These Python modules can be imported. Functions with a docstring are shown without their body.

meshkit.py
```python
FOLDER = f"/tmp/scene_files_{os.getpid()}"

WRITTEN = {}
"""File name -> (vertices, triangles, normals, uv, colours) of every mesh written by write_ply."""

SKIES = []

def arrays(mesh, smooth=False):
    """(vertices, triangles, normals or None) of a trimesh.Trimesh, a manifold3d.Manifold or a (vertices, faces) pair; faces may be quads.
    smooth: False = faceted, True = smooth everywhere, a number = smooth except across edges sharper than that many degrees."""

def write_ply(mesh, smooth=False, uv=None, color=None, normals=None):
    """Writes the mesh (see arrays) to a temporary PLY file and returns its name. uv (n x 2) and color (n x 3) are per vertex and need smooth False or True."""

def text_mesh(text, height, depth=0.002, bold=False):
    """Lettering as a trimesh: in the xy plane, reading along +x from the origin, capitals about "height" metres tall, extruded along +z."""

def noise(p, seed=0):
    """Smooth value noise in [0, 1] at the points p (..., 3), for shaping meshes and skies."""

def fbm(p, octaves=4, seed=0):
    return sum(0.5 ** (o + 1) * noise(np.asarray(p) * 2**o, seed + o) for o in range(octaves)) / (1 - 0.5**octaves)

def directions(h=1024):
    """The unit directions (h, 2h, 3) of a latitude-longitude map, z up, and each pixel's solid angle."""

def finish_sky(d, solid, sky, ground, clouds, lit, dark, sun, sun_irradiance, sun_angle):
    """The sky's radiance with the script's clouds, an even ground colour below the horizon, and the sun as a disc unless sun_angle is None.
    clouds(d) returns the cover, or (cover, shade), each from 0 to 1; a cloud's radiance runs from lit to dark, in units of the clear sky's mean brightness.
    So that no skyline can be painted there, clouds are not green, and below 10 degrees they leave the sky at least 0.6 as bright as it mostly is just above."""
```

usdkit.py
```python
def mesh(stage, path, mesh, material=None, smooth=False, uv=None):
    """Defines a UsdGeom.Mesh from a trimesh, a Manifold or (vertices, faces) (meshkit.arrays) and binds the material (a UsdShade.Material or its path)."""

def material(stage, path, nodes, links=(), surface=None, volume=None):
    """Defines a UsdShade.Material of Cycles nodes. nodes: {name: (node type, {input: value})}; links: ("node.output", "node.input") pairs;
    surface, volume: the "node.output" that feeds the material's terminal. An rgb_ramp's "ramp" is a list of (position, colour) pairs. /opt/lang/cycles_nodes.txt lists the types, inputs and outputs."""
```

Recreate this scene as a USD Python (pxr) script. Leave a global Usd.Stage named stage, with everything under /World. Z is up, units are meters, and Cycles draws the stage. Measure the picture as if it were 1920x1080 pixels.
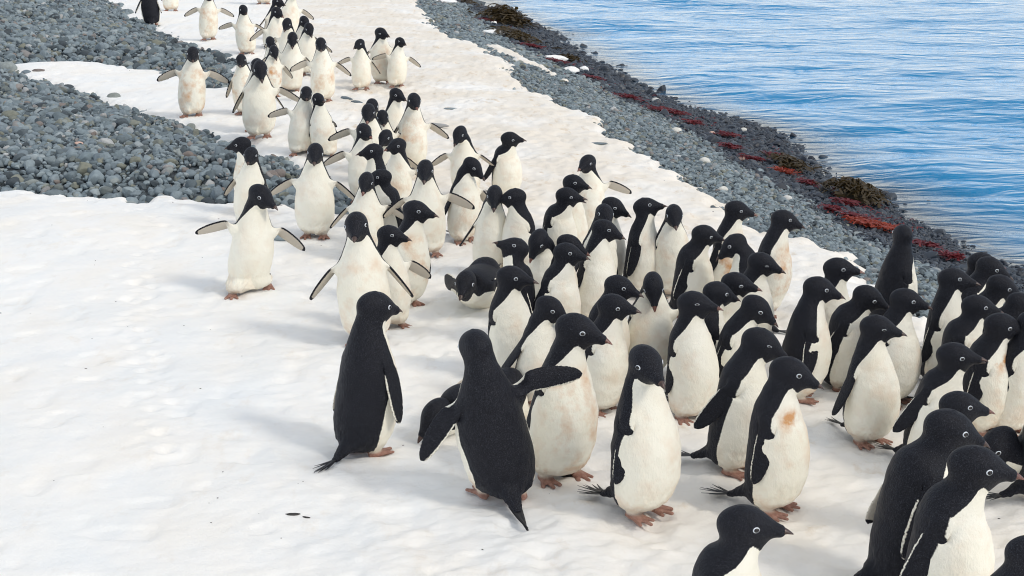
import math, random
import numpy as np, trimesh, usdkit
from meshkit import noise, fbm
from pxr import Usd, UsdGeom, UsdLux, UsdShade, Gf, Sdf, Vt

stage = Usd.Stage.CreateInMemory()
UsdGeom.SetStageUpAxis(stage, UsdGeom.Tokens.z)
UsdGeom.SetStageMetersPerUnit(stage, 1.0)
UsdGeom.Xform.Define(stage, '/World')
UsdGeom.Scope.Define(stage, '/World/Looks')

# ---------------------------------------------------------------- camera, sky, sun
FPX, CAMH, PITCH = 2800.0, 2.36, math.radians(15.05)       # focal length in photo pixels (1920 wide)
cam = UsdGeom.Camera.Define(stage, '/World/camera')
cam.AddTranslateOp().Set(Gf.Vec3d(0, 0, CAMH))
cam.AddRotateXOp().Set(90 - math.degrees(PITCH))
cam.CreateHorizontalApertureAttr(36.0); cam.CreateVerticalApertureAttr(20.25)
cam.CreateFocalLengthAttr(36.0 * FPX / 1920)
cam.CreateClippingRangeAttr(Gf.Vec2f(0.1, 20000))
cam.CreateExposureAttr(0.13)

SUN_EL, SUN_AZ = math.radians(40), math.radians(122)       # azimuth from +y towards +x
sd = np.array([math.sin(SUN_AZ) * math.cos(SUN_EL), math.cos(SUN_AZ) * math.cos(SUN_EL), math.sin(SUN_EL)])
sun = UsdLux.DistantLight.Define(stage, '/World/sun')
sun.CreateNormalizeAttr(True); sun.CreateIntensityAttr(0.29); sun.CreateAngleAttr(11)
sun.CreateColorAttr(Gf.Vec3f(1.0, 0.94, 0.84))
sun.AddRotateZOp().Set(-math.degrees(SUN_AZ)); sun.AddRotateXOp().Set(math.degrees(SUN_EL) - 90 + 180 - 180)
sun.ClearXformOpOrder()
zc = Gf.Vec3d(*sd); xc = Gf.Cross(Gf.Vec3d(0, 0, 1), zc).GetNormalized(); yc = Gf.Cross(zc, xc)
sun.AddTransformOp().Set(Gf.Matrix4d(*xc, 0, *yc, 0, *zc, 0, 0, 0, 0, 1))

sky_mat = usdkit.material(stage, '/World/Looks/sky_light', {
    'tc': ('texture_coordinate', {}),
    'sky': ('sky_texture', {'sky_type': 'single_scattering', 'sun_disc': False, 'sun_elevation': SUN_EL, 'sun_rotation': SUN_AZ,
                            'altitude': 10.0, 'air_density': 1.0, 'aerosol_density': 1.0, 'ozone_density': 1.0}),
    'map': ('mapping', {'scale': (1.5, 1.5, 6.0)}), 'sep': ('separate_xyz', {}), 'elv': ('map_range', {'from_min': 0.0, 'from_max': 0.26, 'to_min': 0.30, 'to_max': -0.045, 'clamp': True}), 'sum': ('math', {'math_type': 'add'}), 'top': ('map_range', {'from_min': 0.45, 'from_max': 0.85, 'to_min': 0.0, 'to_max': 0.16, 'clamp': True}), 'sum2': ('math', {'math_type': 'add'}), 'geo': ('geometry', {}), 'neg': ('vector_math', {'math_type': 'scale', 'scale': -1.0}),
    'n': ('noise_texture', {'scale': 1.6, 'detail': 6.0, 'roughness': 0.55}),
    'r': ('rgb_ramp', {'ramp': [(0.0, (0, 0, 0)), (0.44, (0.05, 0.05, 0.05)), (0.60, (0.85, 0.85, 0.85)), (1.0, (0.9, 0.9, 0.9))]}),
    'mix': ('mix', {'mix_type': 'mix', 'color2': (6.4, 6.35, 6.1)}),
    'bg': ('background_shader', {'strength': 0.15}),
}, [('tc.generated', 'map.vector'), ('map.vector', 'n.vector'), ('geo.incoming', 'neg.vector1'), ('neg.vector', 'sep.vector'), ('sep.z', 'elv.value'), ('elv.result', 'sum.value1'), ('n.fac', 'sum.value2'), ('sep.z', 'top.value'), ('top.result', 'sum2.value1'), ('sum.value', 'sum2.value2'), ('sum2.value', 'r.fac'), ('sky.color', 'mix.color1'), ('r.color', 'mix.fac'),
    ('mix.color', 'bg.color')], surface='bg.background')
dome = UsdLux.DomeLight.Define(stage, '/World/sky')
UsdShade.MaterialBindingAPI.Apply(dome.GetPrim()).Bind(sky_mat)
dome.GetPrim().SetCustomDataByKey('kind', 'structure')

# ---------------------------------------------------------------- helpers
used = {}
def numbered(path):
    n = used.get(path, -1) + 1; used[path] = n
    return path if n == 0 else f'{path}_{n:03d}'
def tag(p, label=None, cat=None, group=None, kind=None):
    for k, v in (('label', label), ('category', cat), ('group', group), ('kind', kind)):
        if v: p.SetCustomDataByKey(k, v)
    return p
def root_xform(name, loc=(0, 0, 0)):
    x = UsdGeom.Xform.Define(stage, numbered('/World/' + name))
    x.AddTranslateOp().Set(Gf.Vec3d(*map(float, loc)))
    return x.GetPrim()
def obj(name, mesh, mat, parent=None, smooth=True, prim=None):
    path = numbered((str(parent.GetPath()) if parent else '/World') + '/' + name)
    m = usdkit.mesh(stage, path, mesh, mat, smooth=smooth)
    if prim:
        for k, v in prim.items():
            v = np.asarray(v, np.float32)
            t, a = (Sdf.ValueTypeNames.FloatArray, Vt.FloatArray.FromNumpy(v)) if v.ndim == 1 else (Sdf.ValueTypeNames.Float3Array, Vt.Vec3fArray.FromNumpy(v))
            UsdGeom.PrimvarsAPI(m).CreatePrimvar(k, t, 'vertex').Set(a)
    return m.GetPrim()
CP, SP = math.cos(PITCH), math.sin(PITCH)
def unproj(u, v, z=0.0):
    x, y = (np.asarray(u, float) - 960) / FPX, (540 - np.asarray(v, float)) / FPX
    dy, dz = CP + y * SP, -SP + y * CP
    t = (z - CAMH) / dz
    return np.stack([x * t, dy * t, z + 0 * t], -1)
def proj(p):
    p = np.asarray(p, float); d = p[..., 1] * CP - (p[..., 2] - CAMH) * SP
    up = p[..., 1] * SP + (p[..., 2] - CAMH) * CP
    return 960 + FPX * p[..., 0] / d, 540 - FPX * up / d
def sstep(a, b, x):
    t = np.clip((x - a) / (b - a), 0, 1); return t * t * (3 - 2 * t)
def poly_sd(px, py, P):
    """signed distance to a closed polygon, negative inside"""
    P = np.asarray(P, float); d = np.full(px.shape, 1e9); ins = np.zeros(px.shape, bool)
    for (ax, ay), (bx, by) in zip(P, np.roll(P, -1, 0)):
        ex, ey = bx - ax, by - ay
        t = np.clip(((px - ax) * ex + (py - ay) * ey) / (ex * ex + ey * ey + 1e-12), 0, 1)
        d = np.minimum(d, np.hypot(px - ax - t * ex, py - ay - t * ey))
        c = (ay > py) != (by > py)
        with np.errstate(divide='ignore', invalid='ignore'):
            ins ^= c & (px < ax + (py - ay) * ex / (ey if ey else 1e-12))
    return np.where(ins, -d, d)

# ---------------------------------------------------------------- materials
def mat(name, nodes, links, surface='p.BSDF'):
    return usdkit.material(stage, '/World/Looks/' + name, nodes, links, surface=surface)

# plumage: black_sd (signed metres to the black/white border), rest (rest position), foot, under (flipper underside), dirt
M_PLUM = mat('plumage', {
    'sd': ('attribute', {'attribute': 'black_sd'}), 'rest': ('attribute', {'attribute': 'rest'}),
    'foot': ('attribute', {'attribute': 'foot'}), 'under': ('attribute', {'attribute': 'under'}), 'dirt': ('attribute', {'attribute': 'dirt'}),
    'oi': ('object_info', {}), 'off': ('vector_math', {'math_type': 'multiply_add', 'vector2': (1, 1, 1)}), 'rv': ('combine_xyz', {}),
    'r100': ('math', {'math_type': 'multiply', 'value2': 37.0}),
    # ragged border
    'ne': ('noise_texture', {'scale': 140.0, 'detail': 3.0}), 'nem': ('math', {'math_type': 'multiply_add', 'value2': 0.007, 'value3': -0.0035}),
    'sd2': ('math', {'math_type': 'add'}), 'blk': ('map_range', {'from_min': -0.0016, 'from_max': 0.0016, 'to_min': 0.0, 'to_max': 1.0, 'clamp': True}),
    # stains on the white
    'ns': ('noise_texture', {'scale': 9.0, 'detail': 4.0, 'roughness': 0.6}), 'nsr': ('rgb_ramp', {'ramp': [(0.0, (0, 0, 0)), (0.46, (0, 0, 0)), (0.72, (1, 1, 1)), (1.0, (1, 1, 1))]}),
    'st': ('math', {'math_type': 'multiply'}),
    'nw': ('noise_texture', {'scale': 5.0, 'detail': 2.0}), 'white': ('mix', {'color1': (0.89, 0.87, 0.785), 'color2': (0.86, 0.805, 0.65)}),
    'nfm': ('mapping', {'scale': (1, 1, .38)}), 'nf': ('noise_texture', {'scale': 170.0, 'detail': 4.0, 'roughness': .65}),
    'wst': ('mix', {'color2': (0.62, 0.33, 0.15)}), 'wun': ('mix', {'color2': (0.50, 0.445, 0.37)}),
    # black with fine flecks
    'nb': ('noise_texture', {'scale': 320.0, 'detail': 3.0, 'roughness': 0.7}), 'blackc': ('rgb_ramp', {'ramp': [(0.0, (0.004, 0.004, 0.006)), (0.45, (0.009, 0.009, 0.012)), (0.60, (0.024, 0.026, 0.034)), (0.70, (0.075, 0.078, 0.09)), (0.85, (0.25, 0.25, 0.26)), (1.0, (0.3, 0.3, 0.3))]}),
    'bw': ('mix', {}),
    'nfo': ('noise_texture', {'scale': 60.0, 'detail': 3.0}), 'footc': ('rgb_ramp', {'ramp': [(0.0, (0.12, 0.065, 0.05)), (0.5, (0.32, 0.175, 0.135)), (1.0, (0.50, 0.33, 0.27))]}),
    'all': ('mix', {}),
    'bmp': ('bump', {'strength': 0.6, 'distance': 0.006}),
    'p': ('principled_bsdf', {'roughness': 0.48, 'specular_ior_level': 0.11, 'sheen_weight': 0.004, 'sheen_roughness': 0.4, 'sheen_tint': (.8, .88, 1.0)}),
}, [('oi.random', 'r100.value1'), ('r100.value', 'rv.x'), ('r100.value', 'rv.y'), ('rest.vector', 'off.vector1'), ('rv.vector', 'off.vector3'),
    ('off.vector', 'ne.vector'), ('off.vector', 'ns.vector'), ('off.vector', 'nw.vector'), ('off.vector', 'nb.vector'), ('off.vector', 'nfo.vector'), ('off.vector', 'nfm.vector'), ('nfm.vector', 'nf.vector'),
    ('ne.fac', 'nem.value1'), ('nem.value', 'sd2.value1'), ('sd.fac', 'sd2.value2'), ('sd2.value', 'blk.value'),
    ('ns.fac', 'nsr.fac'), ('nsr.color', 'st.value1'), ('dirt.fac', 'st.value2'), ('nw.fac', 'white.fac'),
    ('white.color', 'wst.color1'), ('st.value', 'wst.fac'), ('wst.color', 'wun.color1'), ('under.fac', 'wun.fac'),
    ('nb.fac', 'blackc.fac'), ('wun.color', 'bw.color1'), ('blackc.color', 'bw.color2'), ('blk.result', 'bw.fac'),
    ('nfo.fac', 'footc.fac'), ('bw.color', 'all.color1'), ('footc.color', 'all.color2'), ('foot.fac', 'all.fac'),
    ('nf.fac', 'bmp.height'), ('bmp.normal', 'p.normal'), ('all.color', 'p.base_color')])
M_BEAK = mat('beak', {'g': ('geometry', {}), 'n': ('noise_texture', {'scale': 120.0, 'detail': 3.0}),
                      'r': ('rgb_ramp', {'ramp': [(0.0, (0.016, 0.011, 0.010)), (0.5, (0.05, 0.028, 0.022)), (1.0, (0.16, 0.08, 0.06))]}), 'p': ('principled_bsdf', {'roughness': 0.35})},
             [('g.position', 'n.vector'), ('n.fac', 'r.fac'), ('r.color', 'p.base_color')])
M_BEAKP = mat('beak_pink', {'g': ('geometry', {}), 'n': ('noise_texture', {'scale': 120.0, 'detail': 3.0}),
                      'r': ('rgb_ramp', {'ramp': [(0.0, (0.05, 0.025, 0.02)), (0.5, (0.14, 0.06, 0.045)), (1.0, (0.36, 0.18, 0.14))]}), 'p': ('principled_bsdf', {'roughness': 0.35})},
             [('g.position', 'n.vector'), ('n.fac', 'r.fac'), ('r.color', 'p.base_color')])
M_RING = mat('eye_ring', {'p': ('principled_bsdf', {'base_color': (0.66, 0.70, 0.74), 'roughness': 0.5})}, [])
M_PUPIL = mat('pupil', {'p': ('principled_bsdf', {'base_color': (0.012, 0.010, 0.010), 'roughness': 0.12})}, [])
M_QUILL = mat('quill', {'p': ('principled_bsdf', {'base_color': (0.022, 0.022, 0.024), 'roughness': 0.5})}, [])

# ---------------------------------------------------------------- the penguin, modelled once at rest, then posed
from scipy.interpolate import PchipInterpolator
PZ = np.array([.028, .045, .07, .10, .18, .26, .34, .41, .46, .50, .54, .58, .61, .635, .652, .660])
PWY = PchipInterpolator(PZ, [.050, .085, .106, .119, .131, .130, .120, .103, .087, .070, .057, .054, .050, .041, .025, .004])
PWX = PchipInterpolator(PZ, [.050, .080, .100, .112, .125, .124, .114, .098, .083, .069, .060, .057, .053, .043, .027, .004])
PCX = PchipInterpolator(PZ, [-.012, -.010, -.004, .002, .014, .018, .014, .006, .002, .002, .006, .012, .015, .015, .014, .012])
SHZ, SHY, FLEN = .425, .090, .270
REST_A = math.radians(34)
HW = PchipInterpolator([-.05, 0, .05, .12, .18, .235, .26, .270], [.018, .024, .034, .041, .038, .028, .016, .003])
HT = PchipInterpolator([-.05, 0, .05, .15, .27], [.010, .011, .010, .0085, .0065])
def smin(a, b, k):
    h = np.clip(.5 + .5 * (b - a) / k, 0, 1); return b * (1 - h) + a * h - k * h * (1 - h)
def cone(p, a, b, ra, rb, fz=1.0):
    a, b = np.array(a, float), np.array(b, float); e = b - a; q = p - a
    t = np.clip(q @ e / (e @ e), 0, 1); r = q - t[:, None] * e
    r = r * np.array([1, 1, fz])
    return np.linalg.norm(r, axis=1) - (ra + (rb - ra) * t)
def ell(p, c, r):
    q = (p - np.array(c)) / np.array(r); return (np.linalg.norm(q, axis=1) - 1) * min(r)
def flip_local(p, sgn):
    y, z = p[:, 1] * sgn - SHY, p[:, 2] - SHZ
    s = y * math.sin(REST_A) - z * math.cos(REST_A)
    t = y * math.cos(REST_A) + z * math.sin(REST_A)
    w = p[:, 0] + 0.45 * np.clip(s, 0, 1) ** 2 - .004
    return s, w, t
def d_flip(p, sgn):
    s, w, t = flip_local(p, sgn); sc = np.clip(s, -.05, FLEN)
    hw, ht = HW(sc), HT(sc)
    d = (np.sqrt((w / hw) ** 2 + (t / ht) ** 2) - 1) * ht
    return np.maximum(d, np.maximum(s - FLEN, -s - .05))
def d_torso(p):
    z = np.clip(p[:, 2], PZ[0], PZ[-1]); wy, wx, cx = PWY(z), PWX(z), PCX(z)
    d = (np.sqrt(((p[:, 0] - cx) / wx) ** 2 + (p[:, 1] / wy) ** 2) - 1) * np.minimum(wx, wy)
    d = np.maximum(d, np.maximum(p[:, 2] - PZ[-1], PZ[0] - p[:, 2]))
    d = smin(d, ell(p, (.026, 0, .602), (.066, .050, .047)), .02)
    d = smin(d, ell(p, (-.019, 0, .600), (.040, .037, .040)), .028)
    d = smin(d, ell(p, (.056, 0, .566), (.036, .034, .036)), .025)
    d = smin(d, cone(p, (.040, 0, .600), (.124, 0, .580), .046, .0205), .022)
    return smin(d, cone(p, (-.07, 0, .088), (-.175, 0, .036), .048, .018, 1.6), .035)     # rump
def d_legs(p):
    d = np.full(len(p), 1.0)
    for s in (-1, 1):
        l = cone(p, (.005, s * .055, .085), (-.002, s * .056, .026), .046, .021)
        for a, ln in ((-24, .078), (2, .092), (27, .080)):
            a = math.radians(a * s * -1 + s * 8); c, n = math.cos(a), math.sin(a)
            l = smin(l, cone(p, (-.006, s * .056, .016), (ln * c, s * .056 + ln * n, .008), .016, .008, 1.25), .014)
        l = smin(l, cone(p, (-.006, s * .056, .014), (-.03, s * .056, .008), .012, .006), .01)
        d = np.minimum(d, l)
    return d
def d_body(p):
    return smin(d_torso(p), d_legs(p), .02)
def d_all(p):
    return smin(d_body(p), np.minimum(d_flip(p, 1), d_flip(p, -1)), .014)

def surface_nets(fn, lo, hi, h):
    n = np.ceil((np.array(hi) - lo) / h).astype(int) + 1
    ax = [lo[k] + h * np.arange(n[k]) for k in range(3)]
    G = np.stack(np.meshgrid(*ax, indexing='ij'), -1).reshape(-1, 3)
    F = np.concatenate([fn(G[i:i + 400000]) for i in range(0, len(G), 400000)]).reshape(n)
    S = F < 0
    cnt = np.zeros(n - 1, np.int32); acc = np.zeros((*(n - 1), 3))
    for axis in range(3):
        sl0 = [slice(None)] * 3; sl1 = [slice(None)] * 3
        sl0[axis], sl1[axis] = slice(0, -1), slice(1, None)
        f0, f1 = F[tuple(sl0)], F[tuple(sl1)]
        x = (f0 < 0) != (f1 < 0)
        t = np.where(x, f0 / np.where(x, f0 - f1, 1), 0)
        o = [k for k in range(3) if k != axis]
        for a in (0, 1):
            for b in (0, 1):
                idx = [slice(None)] * 3
                idx[axis] = slice(None)
                idx[o[0]] = slice(1 - a, n[o[0]] - a) if a else slice(0, n[o[0]] - 1)
                idx[o[0]] = slice(a, n[o[0]] - 1 + a); idx[o[1]] = slice(b, n[o[1]] - 1 + b)
                xx, tt = x[tuple(idx)], t[tuple(idx)]
                cnt += xx; acc[..., axis] += np.where(xx, tt, 0)
                acc[..., o[0]] += np.where(xx, a, 0); acc[..., o[1]] += np.where(xx, b, 0)
    act = cnt > 0; vid = np.full(n - 1, -1); vid[act] = np.arange(act.sum())
    V = np.argwhere(act) + acc[act] / cnt[act][:, None]; V = V * h + lo
    Q = []
    for axis in range(3):
        sl0 = [slice(None)] * 3; sl1 = [slice(None)] * 3
        sl0[axis], sl1[axis] = slice(0, -1), slice(1, None)
        s0, s1 = S[tuple(sl0)], S[tuple(sl1)]
        o1, o2 = (axis + 1) % 3, (axis + 2) % 3
        E = np.argwhere(s0 != s1); E = E[(E[:, o1] > 0) & (E[:, o2] > 0) & (E[:, o1] < n[o1] - 1) & (E[:, o2] < n[o2] - 1)]
        inside = s0[tuple(E.T)]
        def cell(d1, d2):
            C = E.copy(); C[:, o1] -= d1; C[:, o2] -= d2; return vid[tuple(C.T)]
        q = np.stack([cell(1, 1), cell(0, 1), cell(0, 0), cell(1, 0)], 1)
        Q.append(np.where(inside[:, None], q, q[:, ::-1]))
    Q = np.vstack(Q)
    return V, np.vstack([Q[:, [0, 1, 2]], Q[:, [0, 2, 3]]])

WHITE = [(-1, .528), (12, .530), (24, .536), (36, .547), (46, .552), (54, .543), (60, .522), (65, .495), (69, .462), (74, .425), (78, .395), (88, .350), (97, .30), (104, .22), (107, .12), (102, .05), (96, -.2), (-1, -.2)]
def make_master(h):
    V, F = surface_nets(d_all, (-.24, -.34, -.006), (.15, .34, .675), h)
    for _ in range(3):                                    # onto the surface
        e = 1e-3; f = d_all(V)
        g = np.stack([d_all(V + e * np.eye(3)[k]) - d_all(V - e * np.eye(3)[k]) for k in range(3)], 1) / (2 * e)
        V = V - np.clip(f / np.maximum((g ** 2).sum(1), .05), -h * .4, h * .4)[:, None] * g * .8
    V[:, 2] = np.maximum(V[:, 2], 0)
    x, y, z = V.T
    db, dl, dr = d_body(V), d_flip(V, 1), d_flip(V, -1)
    df = np.minimum(dl, dr); sgn = np.where(y >= 0, 1, -1)
    s, w, t = (np.where(sgn > 0, a, b) for a, b in zip(flip_local(V, 1), flip_local(V, -1)))
    isf = (df < db) & (s > .0)
    wf = np.where(isf | ((df < db + .006) & (s > .02)), sstep(.0, .08, s), 0) * (np.abs(y) > .06)
    E = trimesh.Trimesh(V, F, process=False).edges_unique; import scipy.sparse as sps
    A = sps.coo_matrix((np.ones(len(E)), (E[:, 0], E[:, 1])), (len(V), len(V))).tocsr(); A = A + A.T
    deg = np.maximum(np.asarray(A.sum(1)).ravel(), 1)
    for _ in range(int(round(.03 / h))): wf = .4 * wf + .6 * (A @ wf) / deg
    # black / white
    phi = np.degrees(np.abs(np.arctan2(y, x - PCX(np.clip(z, PZ[0], PZ[-1])) + .01)))
    bs = poly_sd(phi * .0019, z, [(a * .0019, b) for a, b in WHITE])
    sc = np.clip(s, 0, FLEN); hw = HW(sc)
    lead = np.where(s > .02, np.maximum(w - (hw - .0085), s - (FLEN - .018)), -1)
    trail = np.where(w < -(hw - .007), -.01, .01)
    fs = np.where(t > -.001, np.where(s > .07, np.minimum(.01 + 0 * t, (w + hw - .0045)), .01), np.clip(lead, -.02, .01))
    k = sstep(.03, .06, s) * isf
    bs2 = np.where(isf, bs + (fs - bs) * sstep(.03, .085, s), bs)
    for _ in range(2): bs2 = .4 * bs2 + .6 * (A @ bs2) / deg
    foot = sstep(.034, .020, z) * (1 - isf) * (np.abs(y) > .01)
    foot = np.where(x < -.06, 0, foot)
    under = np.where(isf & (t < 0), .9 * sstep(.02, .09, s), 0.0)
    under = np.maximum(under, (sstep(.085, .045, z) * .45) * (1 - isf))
    belly = sstep(.10, .2, z) * sstep(.50, .42, z) * sstep(95, 40, phi) * (1 - isf)
    legw = sstep(.115, .04, z) * (1 - isf) * sstep(-.10, -.04, x)
    zref = np.where(isf, .40, z * (1 - wf) + .40 * wf)
    return dict(V=V, F=F, wf=wf, sgn=sgn, bs=bs2, foot=foot, under=under, belly=belly, legw=legw, zref=zref, low=sstep(.20, .05, z) * (1 - isf))

def rot(axis, a):
    c, s = np.cos(a), np.sin(a); z = np.zeros_like(a); o = z + 1
    R = {'x': [[o, z, z], [z, c, -s], [z, s, c]], 'y': [[c, z, s], [z, o, z], [-s, z, c]], 'z': [[c, -s, z], [s, c, z], [z, z, o]]}[axis]
    return np.moveaxis(np.array(R), -1, 0)
def turn(V, piv, axis, a):
    a = np.broadcast_to(np.asarray(a, float), (len(V),)); return np.einsum('nij,nj->ni', rot(axis, a), V - piv) + piv
D = math.radians
def pose(V, zref, wf, sgn, legw, q):
    """q: fl, fr raise of the flippers, sweep, hy head yaw, hp head pitch (down +), nb neck bend forward, ext, lean, roll, sl, sr leg steps, prone"""
    V = V.copy(); rest = V.copy()
    for s, up, sw in ((1, q['fl'], q.get('swl', q.get('sw', 0))), (-1, q['fr'], q.get('swr', q.get('sw', 0)))):
        m = (sgn == s) & (wf > 0)
        if not m.any(): continue
        P = V[m] * [1, s, 1]; W = wf[m]; piv = np.array([.0, SHY - .004, SHZ])
        tw = D(max(0, min(70, (up - 15) * 1.15))) if 'tw' not in q else D(q['tw'])
        ang = D(up) - REST_A
        a0 = np.array([0, math.sin(REST_A), -math.cos(REST_A)])        # flipper axis at rest; twist about it, leading edge up
        Wt = W * tw; Kq = P - piv; c, sn = np.cos(-Wt)[:, None], np.sin(-Wt)[:, None]
        Kq = Kq * c + np.cross(a0, Kq) * sn + a0 * (Kq @ a0)[:, None] * (1 - c)
        P = Kq + piv
        P = turn(P, piv, 'x', W * ang); P = turn(P, piv, 'y', W * D(sw))
        V[m] = P * [1, s, 1]
    for s, st in ((1, q.get('sl', 0)), (-1, q.get('sr', 0))):
        m = (rest[:, 1] * s > 0); W = legw * m
        V[:, 0] += W * st; V[:, 2] += W * max(0, -st) * .25
        if st: V[m] = turn(V[m], np.array([st, s * .056, .02]), 'y', W[m] * max(0, -st) * 7)
    if q.get('sp'):
        V[:, 1] += legw * np.sign(rest[:, 1]) * q['sp']
    hw = sstep(.465, .565, zref)
    V = turn(V, np.array([.004, 0, .54]), 'y', hw * D(q.get('hp', 0)))
    V = turn(V, np.array([.0, 0, .50]), 'x', hw * D(q.get('hr', 0)))
    V = turn(V, np.array([.0, 0, .50]), 'z', sstep(.42, .56, zref) * D(q.get('hy', 0)))
    ext = q.get('ext', 0)
    if ext:
        g = sstep(.38, .54, zref); V[:, 2] += g * ext
        b = np.exp(-((zref - .47) / .05) ** 2) * ext * 1.6
        V[:, :2] *= (1 - np.clip(b, -.3, .3))[:, None]
    V = turn(V, np.array([-.02, 0, .40]), 'y', sstep(.34, .50, zref) * D(q.get('nb', 0)))
    fat = q.get('fat', 1.0); V[:, :2] *= (1 + (fat - 1) * np.exp(-((zref - .22) / .17) ** 4))[:, None]
    if q.get('prone'):
        V = turn(V, np.array([-.07, 0, .09]), 'y', sstep(-.07, -.125, rest[:, 0]) * sstep(.2, .12, rest[:, 2]) * D(-70))
        V[:, 2] += legw * .03; V[:, 0] = V[:, 0] * (1 - .45 * legw * (rest[:, 2] < .03)); V = turn(V, np.array([.0, 0, .035]), 'y', legw * D(98))
        V = turn(V, np.array([0, 0, .10]), 'y', D(q['prone']))
        V[:, 2] -= np.percentile(V[:, 2], 1.0)
    else:
        wl = sstep(.03, .30, zref)
        V = turn(V, np.array([-.01, 0, .06]), 'y', wl * D(q.get('lean', 0)))
        V = turn(V, np.array([.0, 0, .06]), 'x', wl * D(q.get('roll', 0)))
    return V

def strip_feather(a, b, w, th):
    a, b = np.array(a, float), np.array(b, float); n = 4; vs = []; d = (b - a)
    side = np.cross(d, [0, 0, 1]); side /= np.linalg.norm(side); upv = np.cross(side, d); upv /= np.linalg.norm(upv)
    for i in range(n + 1):
        t = i / n; c = a + d * t + upv * (.012 * t * t); ww = w * (1 - .85 * t ** 2); tt = th * (1 - .6 * t)
        vs += [c - side * ww, c + upv * tt, c + side * ww, c - upv * tt]
    f = []
    for i in range(n):
        for k in range(4):
            p, q_ = i * 4 + k, i * 4 + (k + 1) % 4
            f += [[p, q_, q_ + 4], [p, q_ + 4, p + 4]]
    f += [[0, 2, 1], [0, 3, 2], [n * 4, n * 4 + 1, n * 4 + 2], [n * 4, n * 4 + 2, n * 4 + 3]]
    return np.array(vs), np.array(f)
def tail_mesh(spread, droop, rng):
    vs, fs, n = [], [], 0
    for k in range(9):
        a = (k - 4) / 4; ln = .15 + rng.uniform(-.012, .02) - .02 * abs(a)
        st = np.array([-.145, a * .016, .044 - .004 * abs(a)]); en = st + ln * np.array([-math.cos(a * spread), -math.sin(a * spread), 0]) ; en[2] = st[2] - droop + rng.uniform(-.004, .008) + .01 * abs(a)
        v, f = strip_feather(st, en, .0085, .0024); vs.append(v); fs.append(f + n); n += len(v)
    return np.vstack(vs), np.vstack(fs)
def beak_mesh(opened=0.0):
    """upper and lower mandible, slightly hooked tip"""
    parts = []
    for up in (1, -1):
        rings = []
        L = .057 if up > 0 else .049; n = 7
        for i in range(n + 1):
            t = i / n; cx = .110 + L * t
            cz = .5815 - .006 * t - (.006 * t ** 3 if up > 0 else -.001 * t) - (opened * t * .02 if up < 0 else -opened * t * .008)
            r = .0185 * (1 - t) ** .7 + .0024; hgt = (.0165 if up > 0 else .012) * (1 - t ** 2) + .002
            ring = []
            for k in range(9):
                a = math.pi * k / 8
                ring.append((cx, r * math.cos(a), cz + up * hgt * math.sin(a)))
            for k in (6, 4, 2):
                ring.append((cx, r * math.cos(math.pi * k / 8) * .6, cz - up * .0006))
            rings.append(ring)
        R = np.array(rings); m = R.shape[1]; v = R.reshape(-1, 3); f = []
        for i in range(n):
            for k in range(m):
                a, b = i * m + k, i * m + (k + 1) % m
                f += [[a, b, b + m], [a, b + m, a + m]]
        c0, c1 = len(v), len(v) + 1
        v = np.vstack([v, R[0].mean(0), R[-1].mean(0)])
        for k in range(m):
            f += [[c0, (k + 1) % m, k], [c1, n * m + k, n * m + (k + 1) % m]]
        f = np.array(f); parts.append((v, f if up < 0 else f[:, ::-1]))
    v = np.vstack([p[0] for p in parts]); return v, np.vstack([parts[0][1], parts[1][1] + len(parts[0][0])])
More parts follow.
